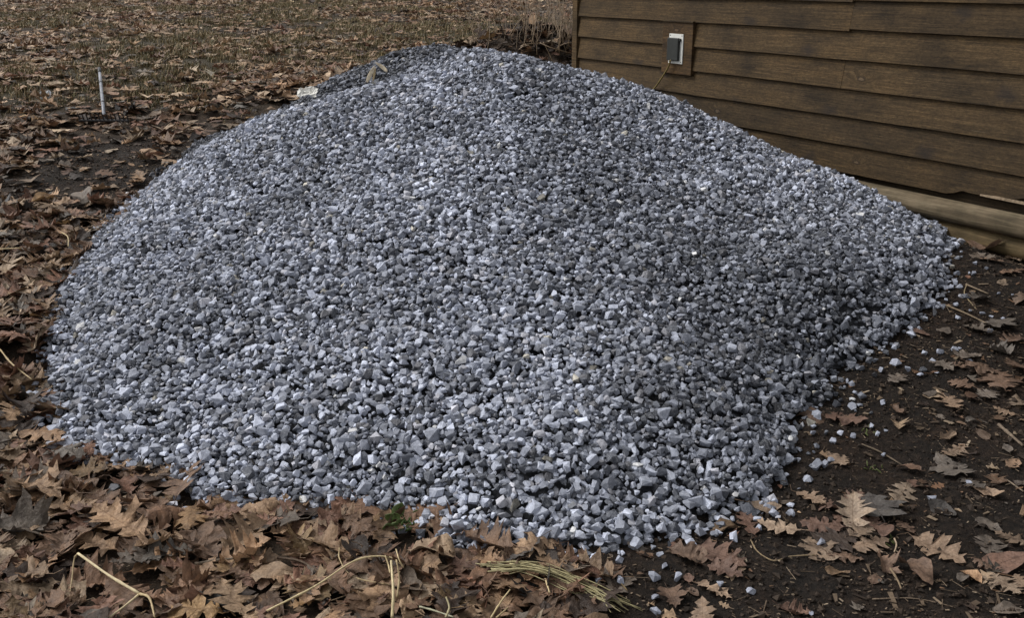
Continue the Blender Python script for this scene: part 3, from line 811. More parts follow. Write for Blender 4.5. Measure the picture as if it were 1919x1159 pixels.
LOD = [np.array(OAK)[[0, 3, 7, 11, 13, 15, 19, 22]], np.array(MAP)[[0, 3, 7, 10, 14, 16, 20]], np.array(OVL)[[0, 2, 4, 6, 9]]]
SPN = ["oak leaf", "broad leaf", "oval leaf"]
PAL = [("tan", (.265, .168, .095)), ("pale tan", (.345, .245, .155)), ("brown", (.165, .092, .052)), ("reddish brown", (.180, .090, .056)), ("grey brown", (.140, .112, .088)), ("dark brown", (.046, .029, .020)), ("golden brown", (.225, .133, .056)), ("dark grey", (.066, .060, .056))]
PALP = np.array([.22, .10, .26, .14, .10, .14, .03, .01])
def leaf_geo(sp, L, curl=.5, fold=.3, lod=0, stem=True, torn=.25):
    rng = R
    O = (LOD if lod == 2 else FULL)[sp]; n = len(O)
    mids = 1 if not lod else 0
    V2 = []; tri = []
    rib = [(0.0, a) for a in O[:, 2]]
    V2 += rib
    def half(sign):
        sx = sign * rng.uniform(.82, 1.15)
        st = []
        for i in range(n):
            x, y, a_ = O[i]
            j = rng.normal(0, .018, 2) * (0 if i in (0, n - 1) else 1)
            x, y = (x + abs(j[0]) * .5) * sx * (rng.uniform(.55, .9) if rng.random() < torn * .4 else 1), y + j[1] - rng.random() * torn * x
            row = []
            if mids: V2.append((x * .52, a_ + (y - a_) * .48)); row.append(len(V2) - 1)
            V2.append((x, y)); row.append(len(V2) - 1)
            st.append([i] + row)
        for i in range(n - 1):
            A, B = st[i], st[i + 1]
            for k in range(len(A) - 1):
                a0, a1, b0, b1 = A[k], A[k + 1], B[k], B[k + 1]
                if sign > 0: q = [(a0, a1, b1), (a0, b1, b0)]
                else: q = [(a0, b1, a1), (a0, b0, b1)]
                tri.extend(q)
    half(1); half(-1)
    V2 = np.array(V2); uv = V2.copy()
    x = V2[:, 0].copy(); y = V2[:, 1].copy()
    # sideways sweep of the midrib, folds and curls
    x = x + rng.normal(0, .10) * (y - .5) ** 2
    ph = rng.uniform(0, 6.3, 4)
    k1 = rng.normal(0, 1.0) * curl * 1.6; k2 = rng.normal(.3, 1.0) * curl * 3.2
    fo = rng.normal(fold * .5, fold)
    ax = np.abs(x)
    z = ax * math.tan(np.clip(fo, -.9, .9)) * .6
    k2l = k2 * (1 + .5 * np.sin(y * 3 + ph[0]) * (1 if not lod else .5))
    k2s = np.where(np.abs(k2l) < .05, .05, k2l)
    xn = np.sin(np.clip(k2s * x, -2.4, 2.4)) / k2s; z = z + (1 - np.cos(np.clip(k2s * x, -2.4, 2.4))) / k2s
    z = z + curl * .10 * np.sin(y * 9 + ph[1] + np.sign(x) * 1.3) * ax * 2 + curl * .05 * np.sin(x * 17 + ph[2]) * np.sin(y * 13 + ph[3])
    z = z + rng.normal(0, .013 + .012 * curl, len(x)) * np.minimum(1, ax * 8)
    k1s = k1 if abs(k1) > .05 else .05
    c = y - .45
    yn = np.sin(k1s * c) / k1s - z * np.sin(k1s * c); zn = (1 - np.cos(k1s * c)) / k1s + z * np.cos(k1s * c)
    tw = rng.normal(0, curl * .7) * c
    P = np.stack([xn * np.cos(tw) - zn * np.sin(tw) * .3, yn, zn + xn * np.sin(tw)], 1)
    if not lod and stem:
        b0 = P[0]; ln = rng.uniform(.12, .32); w_ = .010
        sv = [b0 + (0, .02, .002)]; e1 = b0 + np.array([rng.normal(0, .04), -ln * .5, rng.normal(0, .02)]); e2 = b0 + np.array([rng.normal(0, .10), -ln, rng.normal(0, .03)])
        tv, tt = tube([sv[0], e1, e2], [w_, w_ * .8, w_ * 1.1], 3, caps=False)
        tri = np.vstack([np.array(tri), tt + len(P)]); P = np.vstack([P, tv]); uv = np.vstack([uv, np.full((len(tv), 2), (.0, .5))])
    return P * L, np.array(tri), uv

def leaf_col(i):
    c = np.array(PAL[i][1]); f = math.exp(R.normal(0, .16)); h = R.normal(0, .05)
    return np.clip(c * f * np.array([1 + h, 1, 1 - h]), .01, .6)

def drop(P, x, y, lift, surf=ground):
    """seat a leaf: its lowest tenth touches the ground (plus the litter below it)"""
    z = surf(P[:, 0] + x, P[:, 1] + y)
    need = np.percentile(z - P[:, 2], 82)
    return np.array([x, y, need + lift])

leaf_items = []; 
def leaf_object(P, T, uv, ci, sp, loc, labelroot, u, group, state, grey=0.0):
    lc = leaf_col(ci); lc = lc * (1 - grey) + lc.mean() * grey * np.array([1.12, 1.0, .92])
    o = add({0: "oak_leaf", 1: "broad_leaf", 2: "oval_leaf"}[sp], np_mesh("leaf", P, T, M_LEAF, lc, uv, flat=False), loc=tuple(loc), cat='leaf', group=group)
    leaf_items.append((o, f"{state}{PAL[ci][0]} {SPN[sp]} {labelroot}", u))
    return o

# leaves one can name one by one, on the soil at the right (photo position, size px, heading, kind, colour, curl)
HERO = [(1526, 776, 52, 70, 1, 2, .6), (1590, 785, 62, -20, 1, 3, .35), (1779, 757, 62, 90, 0, 0, .12), (1565, 858, 58, -60, 0, 0, .15), (1777, 820, 46, 20, 2, 0, .8), (1843, 817, 34, 120, 2, 2, .7),
        (1788, 845, 62, 20, 0, 0, .3), (1777, 876, 72, 110, 1, 4, .35), (1704, 882, 42, 160, 2, 2, .9), (1719, 907, 40, -20, 2, 3, .5), (1822, 908, 50, 140, 0, 4, .4), (1850, 923, 52, -15, 2, 0, .6), (1764, 954, 62, -40, 2, 7, .8),
        (1518, 933, 60, -30, 0, 0, .25), (1638, 952, 84, 80, 1, 7, .15), (1691, 924, 72, 35, 0, 0, .3), (1668, 944, 50, 160, 0, 6, .5), (1597, 968, 92, 60, 0, 1, .2), (1552, 950, 62, 100, 0, 3, .5), (1543, 986, 72, 170, 0, 3, .3),
        (1569, 1013, 74, 10, 1, 5, .2), (1531, 1028, 70, 100, 1, 0, .3), (1580, 1042, 64, -10, 0, 2, .35), (1629, 1023, 76, 10, 0, 0, .25), (1655, 1058, 48, 80, 1, 2, .9), (1753, 1030, 100, -35, 0, 0, .12), (1715, 1075, 78, -50, 2, 2, .9),
        (1856, 1021, 68, 60, 0, 4, .2), (1850, 985, 50, -30, 2, 4, .9), (1902, 1015, 66, 150, 0, 0, .3), (1882, 1055, 92, 5, 2, 3, .3), (1874, 1094, 78, -45, 0, 0, .15), (1912, 1095, 50, 80, 0, 0, .3), (1893, 1144, 64, 0, 2, 4, .6),
        (1402, 984, 64, 110, 0, 3, .5), (1462, 990, 74, 170, 0, 1, .2), (1361, 988, 54, 10, 2, 6, 1.0), (1344, 1040, 100, -25, 0, 3, .18), (1356, 1074, 66, -20, 0, 3, .3), (1286, 1042, 66, 160, 1, 2, .7), (1290, 1084, 30, 80, 2, 3, .4),
        (1258, 1124, 56, -80, 1, 2, .4), (1297, 1111, 34, -50, 2, 2, .4), (1337, 1106, 68, -20, 0, 0, .4), (1316, 1147, 50, 70, 1, 0, .7), (1487, 1142, 56, -10, 0, 3, .7), (1567, 1071, 44, -10, 2, 6, 1.2), (1427, 954, 66, 5, 2, 0, .8),
        (1870, 716, 96, 70, 0, 2, .2), (1833, 618, 50, 150, 0, 4, .4), (1876, 607, 56, 10, 1, 4, .3), (1682, 709, 52, 20, 0, 4, .25), (1769, 625, 42, 30, 2, 4, .4), (1768, 689, 40, -50, 1, 4, .4), (1792, 684, 36, 150, 0, 2, .4),
        (1816, 668, 52, 10, 1, 4, .3), (1802, 724, 48, 150, 0, 2, .3), (1844, 693, 60, -20, 1, 2, .6), (1911, 758, 46, 80, 0, 0, .4), (1858, 468, 64, 20, 1, 2, .4), (1893, 452, 60, 70, 1, 0, .8), (1818, 443, 50, 40, 1, 2, .6),
        (1860, 489, 42, 160, 0, 2, .2), (1895, 506, 58, 10, 0, 2, .2), (1898, 487, 34, 120, 0, 0, .4), (1835, 561, 40, 20, 1, 4, .5), (1880, 528, 28, 40, 2, 0, .5), (1767, 424, 42, 100, 1, 3, .7), (1722, 623, 40, -40, 2, 3, .5),
        (1600, 930, 44, 20, 0, 3, .5), (1640, 985, 46, -60, 1, 3, .5), (1660, 1000, 40, 30, 2, 3, .4), (1900, 870, 40, 30, 2, 0, .5), (1888, 840, 30, 80, 2, 4, .5), (1680, 770, 30, 120, 2, 2, .6), (1915, 905, 36, 20, 0, 4, .5), (1820, 790, 24, 10, 2, 4, .5), (1895, 640, 52, 20, 0, 2, .4), (1868, 655, 44, 140, 1, 4, .4), (1850, 740, 50, 20, 0, 4, .3), (1905, 690, 56, 100, 1, 2, .4), (1885, 770, 40, 160, 0, 0, .5), (1820, 745, 36, 60, 2, 2, .5), (1740, 740, 30, 10, 2, 4, .6),
        (1640, 1085, 36, 40, 2, 2, .6), (1700, 990, 44, 120, 0, 2, .4), (1612, 1000, 56, 15, 0, 0, .3), (1580, 975, 50, 130, 0, 3, .5), (1805, 1085, 34, 30, 2, 4, .5), (1840, 1060, 40, 150, 0, 2, .4), (1915, 560, 40, 60, 1, 2, .5), (1908, 470, 52, 120, 1, 0, .7), (1880, 440, 46, 30, 0, 2, .7), (1840, 480, 44, 80, 1, 4, .5)]
def hero_region(u, v):
    if v < 540: return "by the sill log at the right"
    if v < 740: return "on soil right of the gravel pile"
    if u > 1735 and v < 960: return "on open soil at the far right"
    if u > 1735: return "in the bottom right corner"
    if u > 1490 and v < 900: return "by the right pile edge"
    if u > 1490: return "in the leaf cluster at lower right"
    return "on soil below the front right edge"
def state_word(curl): return "flat " if curl < .22 else "curled " if curl > .55 else ""
hero_xy = []
for k, (u, v, px, ang, sp, ci, cu) in enumerate(HERO):
    p = hit(u, v, .012); d = project(p)[2]; L = px * d / F * 1.12
    P, T, uv = leaf_geo(sp, L, cu * .75, .12 + .3 * cu)
    th = math.atan2(math.sin(math.radians(ang)) * 2.0, math.cos(math.radians(ang))) - math.pi / 2
    Rm = rotm(th, R.uniform(0, 6.3), R.normal(0, .10 + .10 * cu)); 
    P = (P - np.array([0, .45 * L, 0]) * 0) @ Rm.T
    loc = drop(P, p[0], p[1], .004 + .004 * (k % 3), surface if pile_sd(p[0], p[1]) > 0 else ground)
    leaf_object(P, T, uv, ci, sp, loc, hero_region(u, v), u, 'fallen leaves on the bare soil', state_word(cu), .38); hero_xy.append(p[:2])

# litter
def litter_density(x, y):
    b = bare_mask(x, y)
    d = np.where(y < 4.5, 330, 270); d = np.where(y < 8, d, np.where(y < 12, 165, 88))
    d = d * (1 - np.where(x < 0, .90, .93) * b)
    d = np.where((x > .30) & (y < 8) , 0, d)
    d = d * (1 - .62 * moss_mask(x, y))
    d = d * np.where(y < 10.5, .62 + .85 * smooth(.25, .7, fnoise(x * 1.4, y * 1.4, 81)), .48 + .95 * smooth(.36, .62, fnoise(x * 1.1, y * 1.1, 81)))
    heap = np.exp(-((x - .2) / .9) ** 2 - ((y - 10.3) / .8) ** 2)
    d = d * (1 + 2.0 * heap)
    d = d * (1 - .97 * np.exp(-((x + .345) / .075) ** 4 - ((y - 2.76) / .09) ** 4))
    d = d * (1 - .93 * np.exp(-((x + 3.28) / .26) ** 2 - ((y - 7.66) / .20) ** 2))
    return d
cand_l = []
bands = [(2.15, 4.0, 700), (4.0, 6.5, 600), (6.5, 9.0, 520), (9.0, 12.5, 700), (12.5, 18, 260), (18, 27, 200)]
for y0, y1, mx in bands:
    w1 = .53 * y1 / CP + .7; A = 2 * w1 * (y1 - y0); n = int(A * mx)
    x = R.uniform(-w1, w1, n); y = R.uniform(y0, y1, n)
    w_ = .53 * y / CP + .55
    okx = (np.abs(x) < w_) & (R.random(n) < litter_density(x, y) / mx)
    s_ = (np.stack([x, y], 1) - W0[:2]) @ WT; nn = (np.stack([x, y], 1) - W0[:2]) @ WN
    inshed = (nn < .12) & (nn > -3) & (s_ < LW + .05)
    sd = pile_sd(x, y)
    okx &= ~inshed & (sd < .03)
    cand_l.append(np.stack([x, y], 1)[okx])
cl = np.concatenate(cand_l)
cu_, cv2, cd = project(np.column_stack([cl, ground(cl[:, 0], cl[:, 1])]))
inframe = (cu_ > -30) & (cu_ < 1950) & (cv2 > -10) & (cv2 < 1200)
layer = R.random(len(cl))
near = cd < 6.8
score_l = np.where((cu_ > 10) & (cu_ < 1910) & (cv2 < 1150) & (cv2 > 10), layer ** 1.0 / cd + .25 * layer, 0)
n_named = 300 - len(HERO)
named = set(np.argsort(-score_l)[:0].tolist())
# the topmost near leaves become objects of their own
order = np.argsort(-np.where(near, (layer + .25) / cd ** 1.3, 0) * ((cu_ > 15) & (cu_ < 1905) & (cv2 < 1140)))
named = set(order[:n_named].tolist())
def litter_region(u, v):
    if v > 1040:
        return ("in the bottom left corner litter" if u < 260 else "in the litter around the bent straw" if u < 480 else "in the litter near the long straw arc" if u < 690 else "around the upright straw stalks" if u < 900 else "by the straw bunch at the soil edge" if u < 1150 else "at the bottom edge on dark soil")
    if v > 900:
        return ("in deep litter at the lower left edge" if u < 170 else "heaped against the lower left pile edge" if u < 400 else "at the pile front left of the weed" if u < 700 else "at the pile front right of the weed" if u < 1150 else "on the soil below the pile")
    if v > 760: return "left of the pile's lowest left bulge" if u < 140 else "against the gravel at the lower left"
    if v > 620: return "below the dark hollow at the left edge"
    if v > 480: return "above the dark hollow left of the pile"
    return "in the litter up the left side of the pile"
acc = Acc()
NL = len(cl)
heap_l = np.exp(-((cl[:, 0] - .2) / .9) ** 2 - ((cl[:, 1] - 10.3) / .8) ** 2)
sp_l = R.choice(3, NL, p=[.74, .19, .07]); ci_l = R.choice(len(PAL), NL, p=PALP)
far_ = (cl[:, 1] > 8.3) & (heap_l < .3); ci_l = np.where(far_ & (R.random(NL) < .38), R.choice([0, 0, 1], NL), ci_l)
ci_l = np.where((heap_l > .3) & (R.random(NL) < .45), 5, ci_l)
L_l = np.clip(R.normal(.146, .046, NL), .05, np.where(cl[:, 1] < 2.75, .19, .22)) * np.where(sp_l == 1, .84, 1.0) * np.where(cd > 6.2, .92, 1.0)
lod_l = np.where(cd < 4.0, 0, np.where(cd < 6.4, 1, 2))
tilt_l = np.where(cd < 7, .14 + .14 * layer, .12) + .45 * heap_l
deep_l = np.where(bare_mask(cl[:, 0], cl[:, 1]) > .4, .5, 1.0)
lift_l = deep_l * (.002 + .040 * layer) * np.where(cd < 9, 1, .6) + .05 * heap_l * R.random(NL)
for i in sorted(named):
    sp, ci = int(sp_l[i]), int(ci_l[i])
    if ci == 5 and R.random() < .5: ci = 0
    curl = abs(R.normal(.36, .24)); x, y = cl[i]
    P, T, uv = leaf_geo(sp, float(L_l[i]), curl, .45); P = P @ rotm(R.uniform(0, 6.3), R.uniform(0, 6.3), R.normal(0, tilt_l[i])).T
    leaf_object(P, T, uv, ci, sp, drop(P, x, y, lift_l[i]), litter_region(cu_[i], cv2[i]), cu_[i], 'fallen leaves in the litter', state_word(curl), .16)
nf = 16000
fx_ = R.uniform(-4.8, 3.6, nf); fy_ = R.uniform(2.2, 10, nf); _fu, _fv, _fd = project(np.column_stack([fx_, fy_, ground(fx_, fy_)]))
kf = (R.random(nf) < np.maximum(bare_mask(fx_, fy_), np.where(fy_ < 4.6, .6, .8) * (fx_ < .2)) * np.where(fx_ < 0, .75, .12 + .40 * smooth(.45, .65, fnoise(fx_ * 2.2, fy_ * 2.2, 88)))) & (pile_sd(fx_, fy_) < -.02) & (_fu > -20) & (_fu < 1940) & (_fv < 1180) & (((np.stack([fx_, fy_], 1) - W0[:2]) @ WN) > .14)
nfk = int(kf.sum()); cl = np.vstack([cl, np.column_stack([fx_, fy_])[kf]]); NL = len(cl)
def _ext(a, b): return np.concatenate([a, b])
sp_l = _ext(sp_l, R.choice(3, nfk, p=[.25, .25, .5])); ci_l = _ext(ci_l, R.choice(len(PAL), nfk, p=[.2, .12, .3, .06, .2, .12, 0, 0])); L_l = _ext(L_l, np.clip(R.exponential(.022, nfk) + .014, 0, .085))
far_ = _ext(far_, np.zeros(nfk, bool)); lod_l = _ext(lod_l, np.full(nfk, 2)); tilt_l = _ext(tilt_l, np.full(nfk, .2)); lift_l = _ext(lift_l, R.uniform(.001, .006, nfk))
isn = np.zeros(NL, bool); isn[list(named)] = True
colr = np.array([c for _, c in PAL])[ci_l] * np.exp(R.normal(0, .24, (NL, 1))) * np.where(far_, 1.13, .98)[:, None] * (1 + R.normal(0, .05, (NL, 1)) * np.array([[1, 0, -1]]))
colr = np.where(~far_[:, None], colr * .84 + colr.mean(1, keepdims=True) * .16 * np.array([[1.05, .97, .88]]), colr)
colr = np.where(far_[:, None], colr * .82 + colr.mean(1, keepdims=True) * .18 * np.array([[1.1, 1.0, .9]]), colr)
NV = 36
var_l = R.integers(0, NV, NL)
for lod in (0, 1, 2):
    for sp in range(3):
        for k in range(NV):
            ids = np.nonzero((lod_l == lod) & (sp_l == sp) & (var_l == k) & ~isn)[0]
            if not len(ids): continue
            v, t, uv = leaf_geo(sp, 1.0, abs(R.normal(.40, .25)), .45, lod, stem=lod == 0)
            Rm = rand_rot(len(ids), tilt_l[ids]); P = np.einsum('nij,vj->nvi', Rm, v) * L_l[ids][:, None, None]
            P[:, :, :2] += cl[ids][:, None, :]
            gz = ground(P[:, :, 0], P[:, :, 1]); P[:, :, 2] += (np.percentile(gz - P[:, :, 2], 82, axis=1) + lift_l[ids])[:, None]
            acc.put(P.reshape(-1, 3), (t[None] + (np.arange(len(ids)) * len(v))[:, None, None]).reshape(-1, 3), np.repeat(np.clip(colr[ids], .01, .6), len(v), 0), np.tile(uv, (len(ids), 1)))
number_labels(leaf_items)
print("leaves", len(cl), "tris", sum(len(t) for t in acc.T))
add("leaf_litter", acc.mesh("leaf_litter", M_LEAF, flat=False), kind='stuff', label='thick brown litter of fallen leaves')

# ------------------------------------------------------------------ small wood litter on the soil
acc = Acc()
def chip(x, y, ln, wd, th, yaw, z, c):
    V, T = boxmesh(-ln / 2, ln / 2, -wd / 2, wd / 2, -th / 2, th / 2)
    V[:, 1] *= np.where(V[:, 0] > 0, R.uniform(.3, 1), 1); V[:, 2] += R.normal(0, .15) * V[:, 0]
    Rm = rotm(yaw, R.uniform(0, 6.3), R.normal(0, .2)); acc.put(V @ Rm.T + (x, y, z), T, c)
n = 70000
y = R.uniform(2.2, 7.6, n); x = R.uniform(-4.0, 4.0, n)
b = bare_mask(x, y); sd = pile_sd(x, y)
uu2, vv2, d2 = project(np.column_stack([x, y, ground(x, y)]))
k_ = (R.random(n) < (.15 + .95 * b) * (.30 + 1.4 * smooth(.35, .65, fnoise(x * 3.5, y * 3.5, 87)))) & (sd < -.005) & (uu2 > -40) & (uu2 < 1960) & (vv2 < 1190)
nn = (np.stack([x, y], 1) - W0[:2]) @ WN; k_ &= nn > .1
CH = np.array([(.10, .072, .048), (.16, .12, .082), (.06, .042, .028), (.22, .17, .12), (.035, .024, .017), (.12, .07, .04)])
for i in np.nonzero(k_)[0]:
    q = R.random()
    if q < .82: ln, wd, th = R.uniform(.003, .014), R.uniform(.002, .006), .0012
    elif q < .95: ln, wd, th = R.uniform(.012, .045), R.uniform(.0010, .0026), .0012
    else: ln, wd, th = R.uniform(.02, .045), R.uniform(.008, .018), .0015
    chip(x[i], y[i], ln, wd, th, R.uniform(0, 6.3), float(ground(x[i], y[i])) + .006, CH[R.choice(6, p=[.24, .2, .22, .1, .16, .08])] * R.uniform(.7, 1.2))
# crumbs of soil
_oc = np.array([(1, 0, 0), (-1, 0, 0), (0, 1, 0), (0, -1, 0), (0, 0, 1), (0, 0, -1.0)]); _ot = np.array([(0, 2, 4), (2, 1, 4), (1, 3, 4), (3, 0, 4), (2, 0, 5), (1, 2, 5), (3, 1, 5), (0, 3, 5)])
CRUMB = [(_oc * R.uniform(.6, 1.2, (6, 1)) + R.normal(0, .18, (6, 3)), _ot) for _ in range(12)]
n = 60000
y = 2.2 + 6.0 * R.random(n) ** 1.5; x = R.uniform(-4.0, 3.6, n); sd = pile_sd(x, y); uu2, vv2, d2 = project(np.column_stack([x, y, ground(x, y)]))
k_ = (sd < 0) & (uu2 > -40) & (uu2 < 1960) & (vv2 < 1190) & (bare_mask(x, y) > .4) & (((np.stack([x, y], 1) - W0[:2]) @ WN) > .1)
for i in np.nonzero(k_)[0]:
    v, t = CRUMB[int(R.integers(0, 12))]; r = float(np.clip(R.exponential(.0032) + .0018, 0, .016))
    acc.put(v * r @ rand_rot(1, 1.0)[0].T + (x[i], y[i], float(ground(x[i], y[i])) + .003), t, np.array([.026, .0180, .0125]) * R.uniform(.5, 1.6))
add("wood_litter", acc.mesh("wood_litter", M_CHIP), kind='stuff', label='small bark chips and crumbs scattered on the soil')

# ------------------------------------------------------------------ short grass on the slope
acc = Acc(); n = 330000
y = R.uniform(7.8, 20, n); x = R.uniform(-11, 3, n)
m = moss_mask(x, y) * smooth(.35, .6, fnoise(x * 5, y * 5, 93)); uu2, vv2, d2 = project(np.column_stack([x, y, ground(x, y)]))
k_ = np.nonzero((R.random(n) < m) & (uu2 > -30) & (uu2 < 1090) & (pile_sd(x, y) < 0))[0]
ln = R.uniform(.02, .075, len(k_)); az = R.uniform(0, 6.3, len(k_)); lean = R.uniform(.1, .8, len(k_)); wd = R.uniform(.003, .006, len(k_))
bx = np.column_stack([x[k_], y[k_], ground(x[k_], y[k_]) - .004]); dr = np.column_stack([np.cos(az), np.sin(az), np.zeros(len(k_))]); sd_ = np.column_stack([-np.sin(az), np.cos(az), np.zeros(len(k_))])
up = np.array([0, 0, 1.0])
md = bx + dr * (ln * lean * .35)[:, None] + up * (ln * .6)[:, None]; tp = bx + dr * (ln * lean)[:, None] + up * (ln * .95)[:, None]
V = np.stack([bx - sd_ * wd[:, None], bx + sd_ * wd[:, None], md + sd_ * wd[:, None] * .7, md - sd_ * wd[:, None] * .7, tp], 1)
t5 = np.array([(0, 1, 2), (0, 2, 3), (3, 2, 4)])
gc = np.where(R.random(len(k_))[:, None] < .42, np.array([[.100, .088, .036]]), np.array([[.235, .175, .092]])) * R.uniform(.6, 1.3, (len(k_), 1))
add("grass", np_mesh("grass", V.reshape(-1, 3), (t5[None] + (np.arange(len(k_)) * 5)[:, None, None]).reshape(-1, 3), M_GRASS, np.repeat(gc, 5, 0)), kind='stuff', label='sparse short olive grass between the leaves')
print("grass", len(k_))

# ------------------------------------------------------------------ rake
hp = hit(196, 226, .05); he = pt(186, 128, 9.25)
yv = he - hp; yv /= np.linalg.norm(yv)
rk = add("rake", None, loc=tuple(hp), label='garden rake lying in the leaves, grey handle and tines pointing up', cat='rake')
M_GREY = mat_plain("grey_handle", (.19, .20, .225), .5, .4, 14, .55)
M_RUST = mat_plain("dark_rake_steel", (.028, .026, .027), .6, .4, 60, .4, metal=.3)
hl = np.linalg.norm(he - hp)
def rk_at(t): return yv * hl * t
V, T = tube([rk_at(.07), rk_at(.30), rk_at(.62), rk_at(.90)], [.0125, .0135, .013, .0125], 12); add("handle", np_mesh("handle", V, T, M_GREY, flat=False), rk)
V, T = tube([rk_at(.90) , rk_at(1.0)], [.015, .015], 12); add("grip", np_mesh("grip", V, T, mat_plain("black_grip", (.014, .015, .017), .6, .4), flat=False), rk, label='black rubber grip')
V, T = tube([rk_at(.0), rk_at(.03), rk_at(.075)], [.008, .012, .0148], 12); add("ferrule", np_mesh("ferrule", V, T, M_RUST, flat=False), rk)
sx = np.array([1.0, -.06, .0]); 
for t_ in (.30, .68):
    V, T = tube([rk_at(t_), rk_at(t_ + .018)], [.0147, .0147], 12); add("tape_band", np_mesh("tape_band", V, T, M_RUST, flat=False), rk)
V, T = tube([-.20 * sx, .19 * sx], [.010, .010], 8); bar = add("head_bar", np_mesh("head_bar", V, T, M_RUST), rk)
for k in range(13):
    b0 = sx * (-.195 + .0317 * k); V, T = tube([b0, b0 + (0, -.012, .035), b0 + (0, -.030, .062 + .004 * R.normal())], [.006, .005, .0025], 6)
    add("tine", np_mesh("tine", V, T, M_RUST), rk)

# ------------------------------------------------------------------ scraps of plastic
def scrap(name, u, v, w_, h_, label, col, dz=.02, seed=1, d=None):
    n, m = 12, 8; p = hit(u, v, dz, surface) if d is None else pt(u, v, d); rng = np.random.default_rng(seed); V = []; 
    for j in range(m):
        for i in range(n):
            a_, b_ = i / (n - 1) - .5, j / (m - 1) - .5
            V.append((a_ * w_ + rng.normal(0, .004), b_ * h_ * .7 + rng.normal(0, .004), .5 * h_ * (b_ + .5) + .011 * math.sin(a_ * 7 + seed) * math.cos(b_ * 5) + rng.normal(0, .0035)))
    T = []
    for j in range(m - 1):
        for i in range(n - 1):
            a_ = j * n + i; T += [(a_, a_ + 1, a_ + n + 1), (a_, a_ + n + 1, a_ + n)]
    me = np_mesh(name, V, T, col); o = add(name, me, loc=tuple(p), label=label, cat='plastic scrap', rot=(0, 0, rng.normal(0, .2)))
    md = o.modifiers.new("thick", 'SOLIDIFY'); md.thickness = .0015
M_PLAS = mat_plain("dirty_clear_plastic", (.58, .57, .53), .6, .5, 30, .3)
scrap("plastic_scrap", 577, 178, .125, .085, 'crumpled dirty white plastic scrap on the pile crest', M_PLAS, .0, 4, 6.36)
scrap("plastic_scrap", 86, 183, .075, .10, 'small white plastic scrap in the leaves left of the rake', mat_plain("white_film", (.44, .45, .47), .6, .5, 30, .3), .02, 9)

# pale dry husk blades on the crest
def blade(name, a, b, w_, c, label, bendz=.01, mat=M_STRAW, cat='husk', group=None, parent=None, origin=None, n=7):
    a = np.asarray(a, float); b = np.asarray(b, float); ax = b - a; sd = np.cross(ax, (0, 1, .3)); sd /= np.linalg.norm(sd)
    nr = np.cross(sd, ax); nr /= np.linalg.norm(nr); V = []; 
    for i in range(n):
        t = i / (n - 1); ww = w_ * (math.sin(math.pi * min(1, .12 + .86 * t)) ** .7) * .5; c_ = a + ax * t + nr * bendz * math.sin(math.pi * t)
        V += [c_ - sd * ww - nr * ww * .3, c_ + nr * ww * .15, c_ + sd * ww - nr * ww * .3]
    T = []
    for i in range(n - 1):
        for k in range(2):
            q = i * 3 + k; T += [(q, q + 1, q + 4), (q, q + 4, q + 3)]
    V = np.array(V); o0 = a if origin is None else np.asarray(origin)
    me = np_mesh(name, V - o0, T, mat, c, flat=False)
    o = add(name, me, parent, loc=tuple(o0) if parent is None else None, label=label, cat=cat if parent is None else None, group=group)
    md = o.modifiers.new("thick", 'SOLIDIFY'); md.thickness = .0012
    return o
blade("dry_husk", pt(687, 154, 6.36), pt(702, 123, 6.36), .026, (.68, .58, .42), 'pale dry blade standing upright on the gravel crest', .012, group='pale dry blades on the gravel crest')
blade("dry_husk", pt(699, 152, 6.38), pt(704, 125, 6.38), .014, (.40, .31, .18), 'narrow tan dry blade behind the upright pale one', .006, group='pale dry blades on the gravel crest')
blade("dry_husk", pt(726, 134, 6.42), pt(704, 117, 6.42), .026, (.70, .60, .44), 'pale dry blade leaning towards the crest top', .012, group='pale dry blades on the gravel crest')

# ------------------------------------------------------------------ straw, stalks and twigs
def strand(name, px, rad_, c, label, cat, group=None, mat=M_STRAW, parent=None, origin=None, n=6, taper=.8):
    pts = np.array([hit(u, v, dz + (.034 if (mat is M_STRAW and u < 1170) else 0), surface) for u, v, dz in px])
    P = curve(pts, n) if len(pts) > 2 else np.array([pts[0] + (pts[1] - pts[0]) * t for t in np.linspace(0, 1, 5)])
    o0 = pts[0] if origin is None else origin
    V, T = tube(P - o0, np.linspace(1, taper, len(P)) * rad_ * (.70 if mat is M_STRAW else .86) * (1 + R.normal(0, .09, len(P)) + .28 * (np.arange(len(P)) % 9 == 4)), 6)
    return add(name, np_mesh(name, V, T, mat, c, flat=False), parent, loc=tuple(o0) if parent is None else None, label=label, cat=None if parent is not None else cat, group=group)
ST = (.46, .36, .20); ST2 = (.33, .25, .135); TW = (.10, .072, .052)
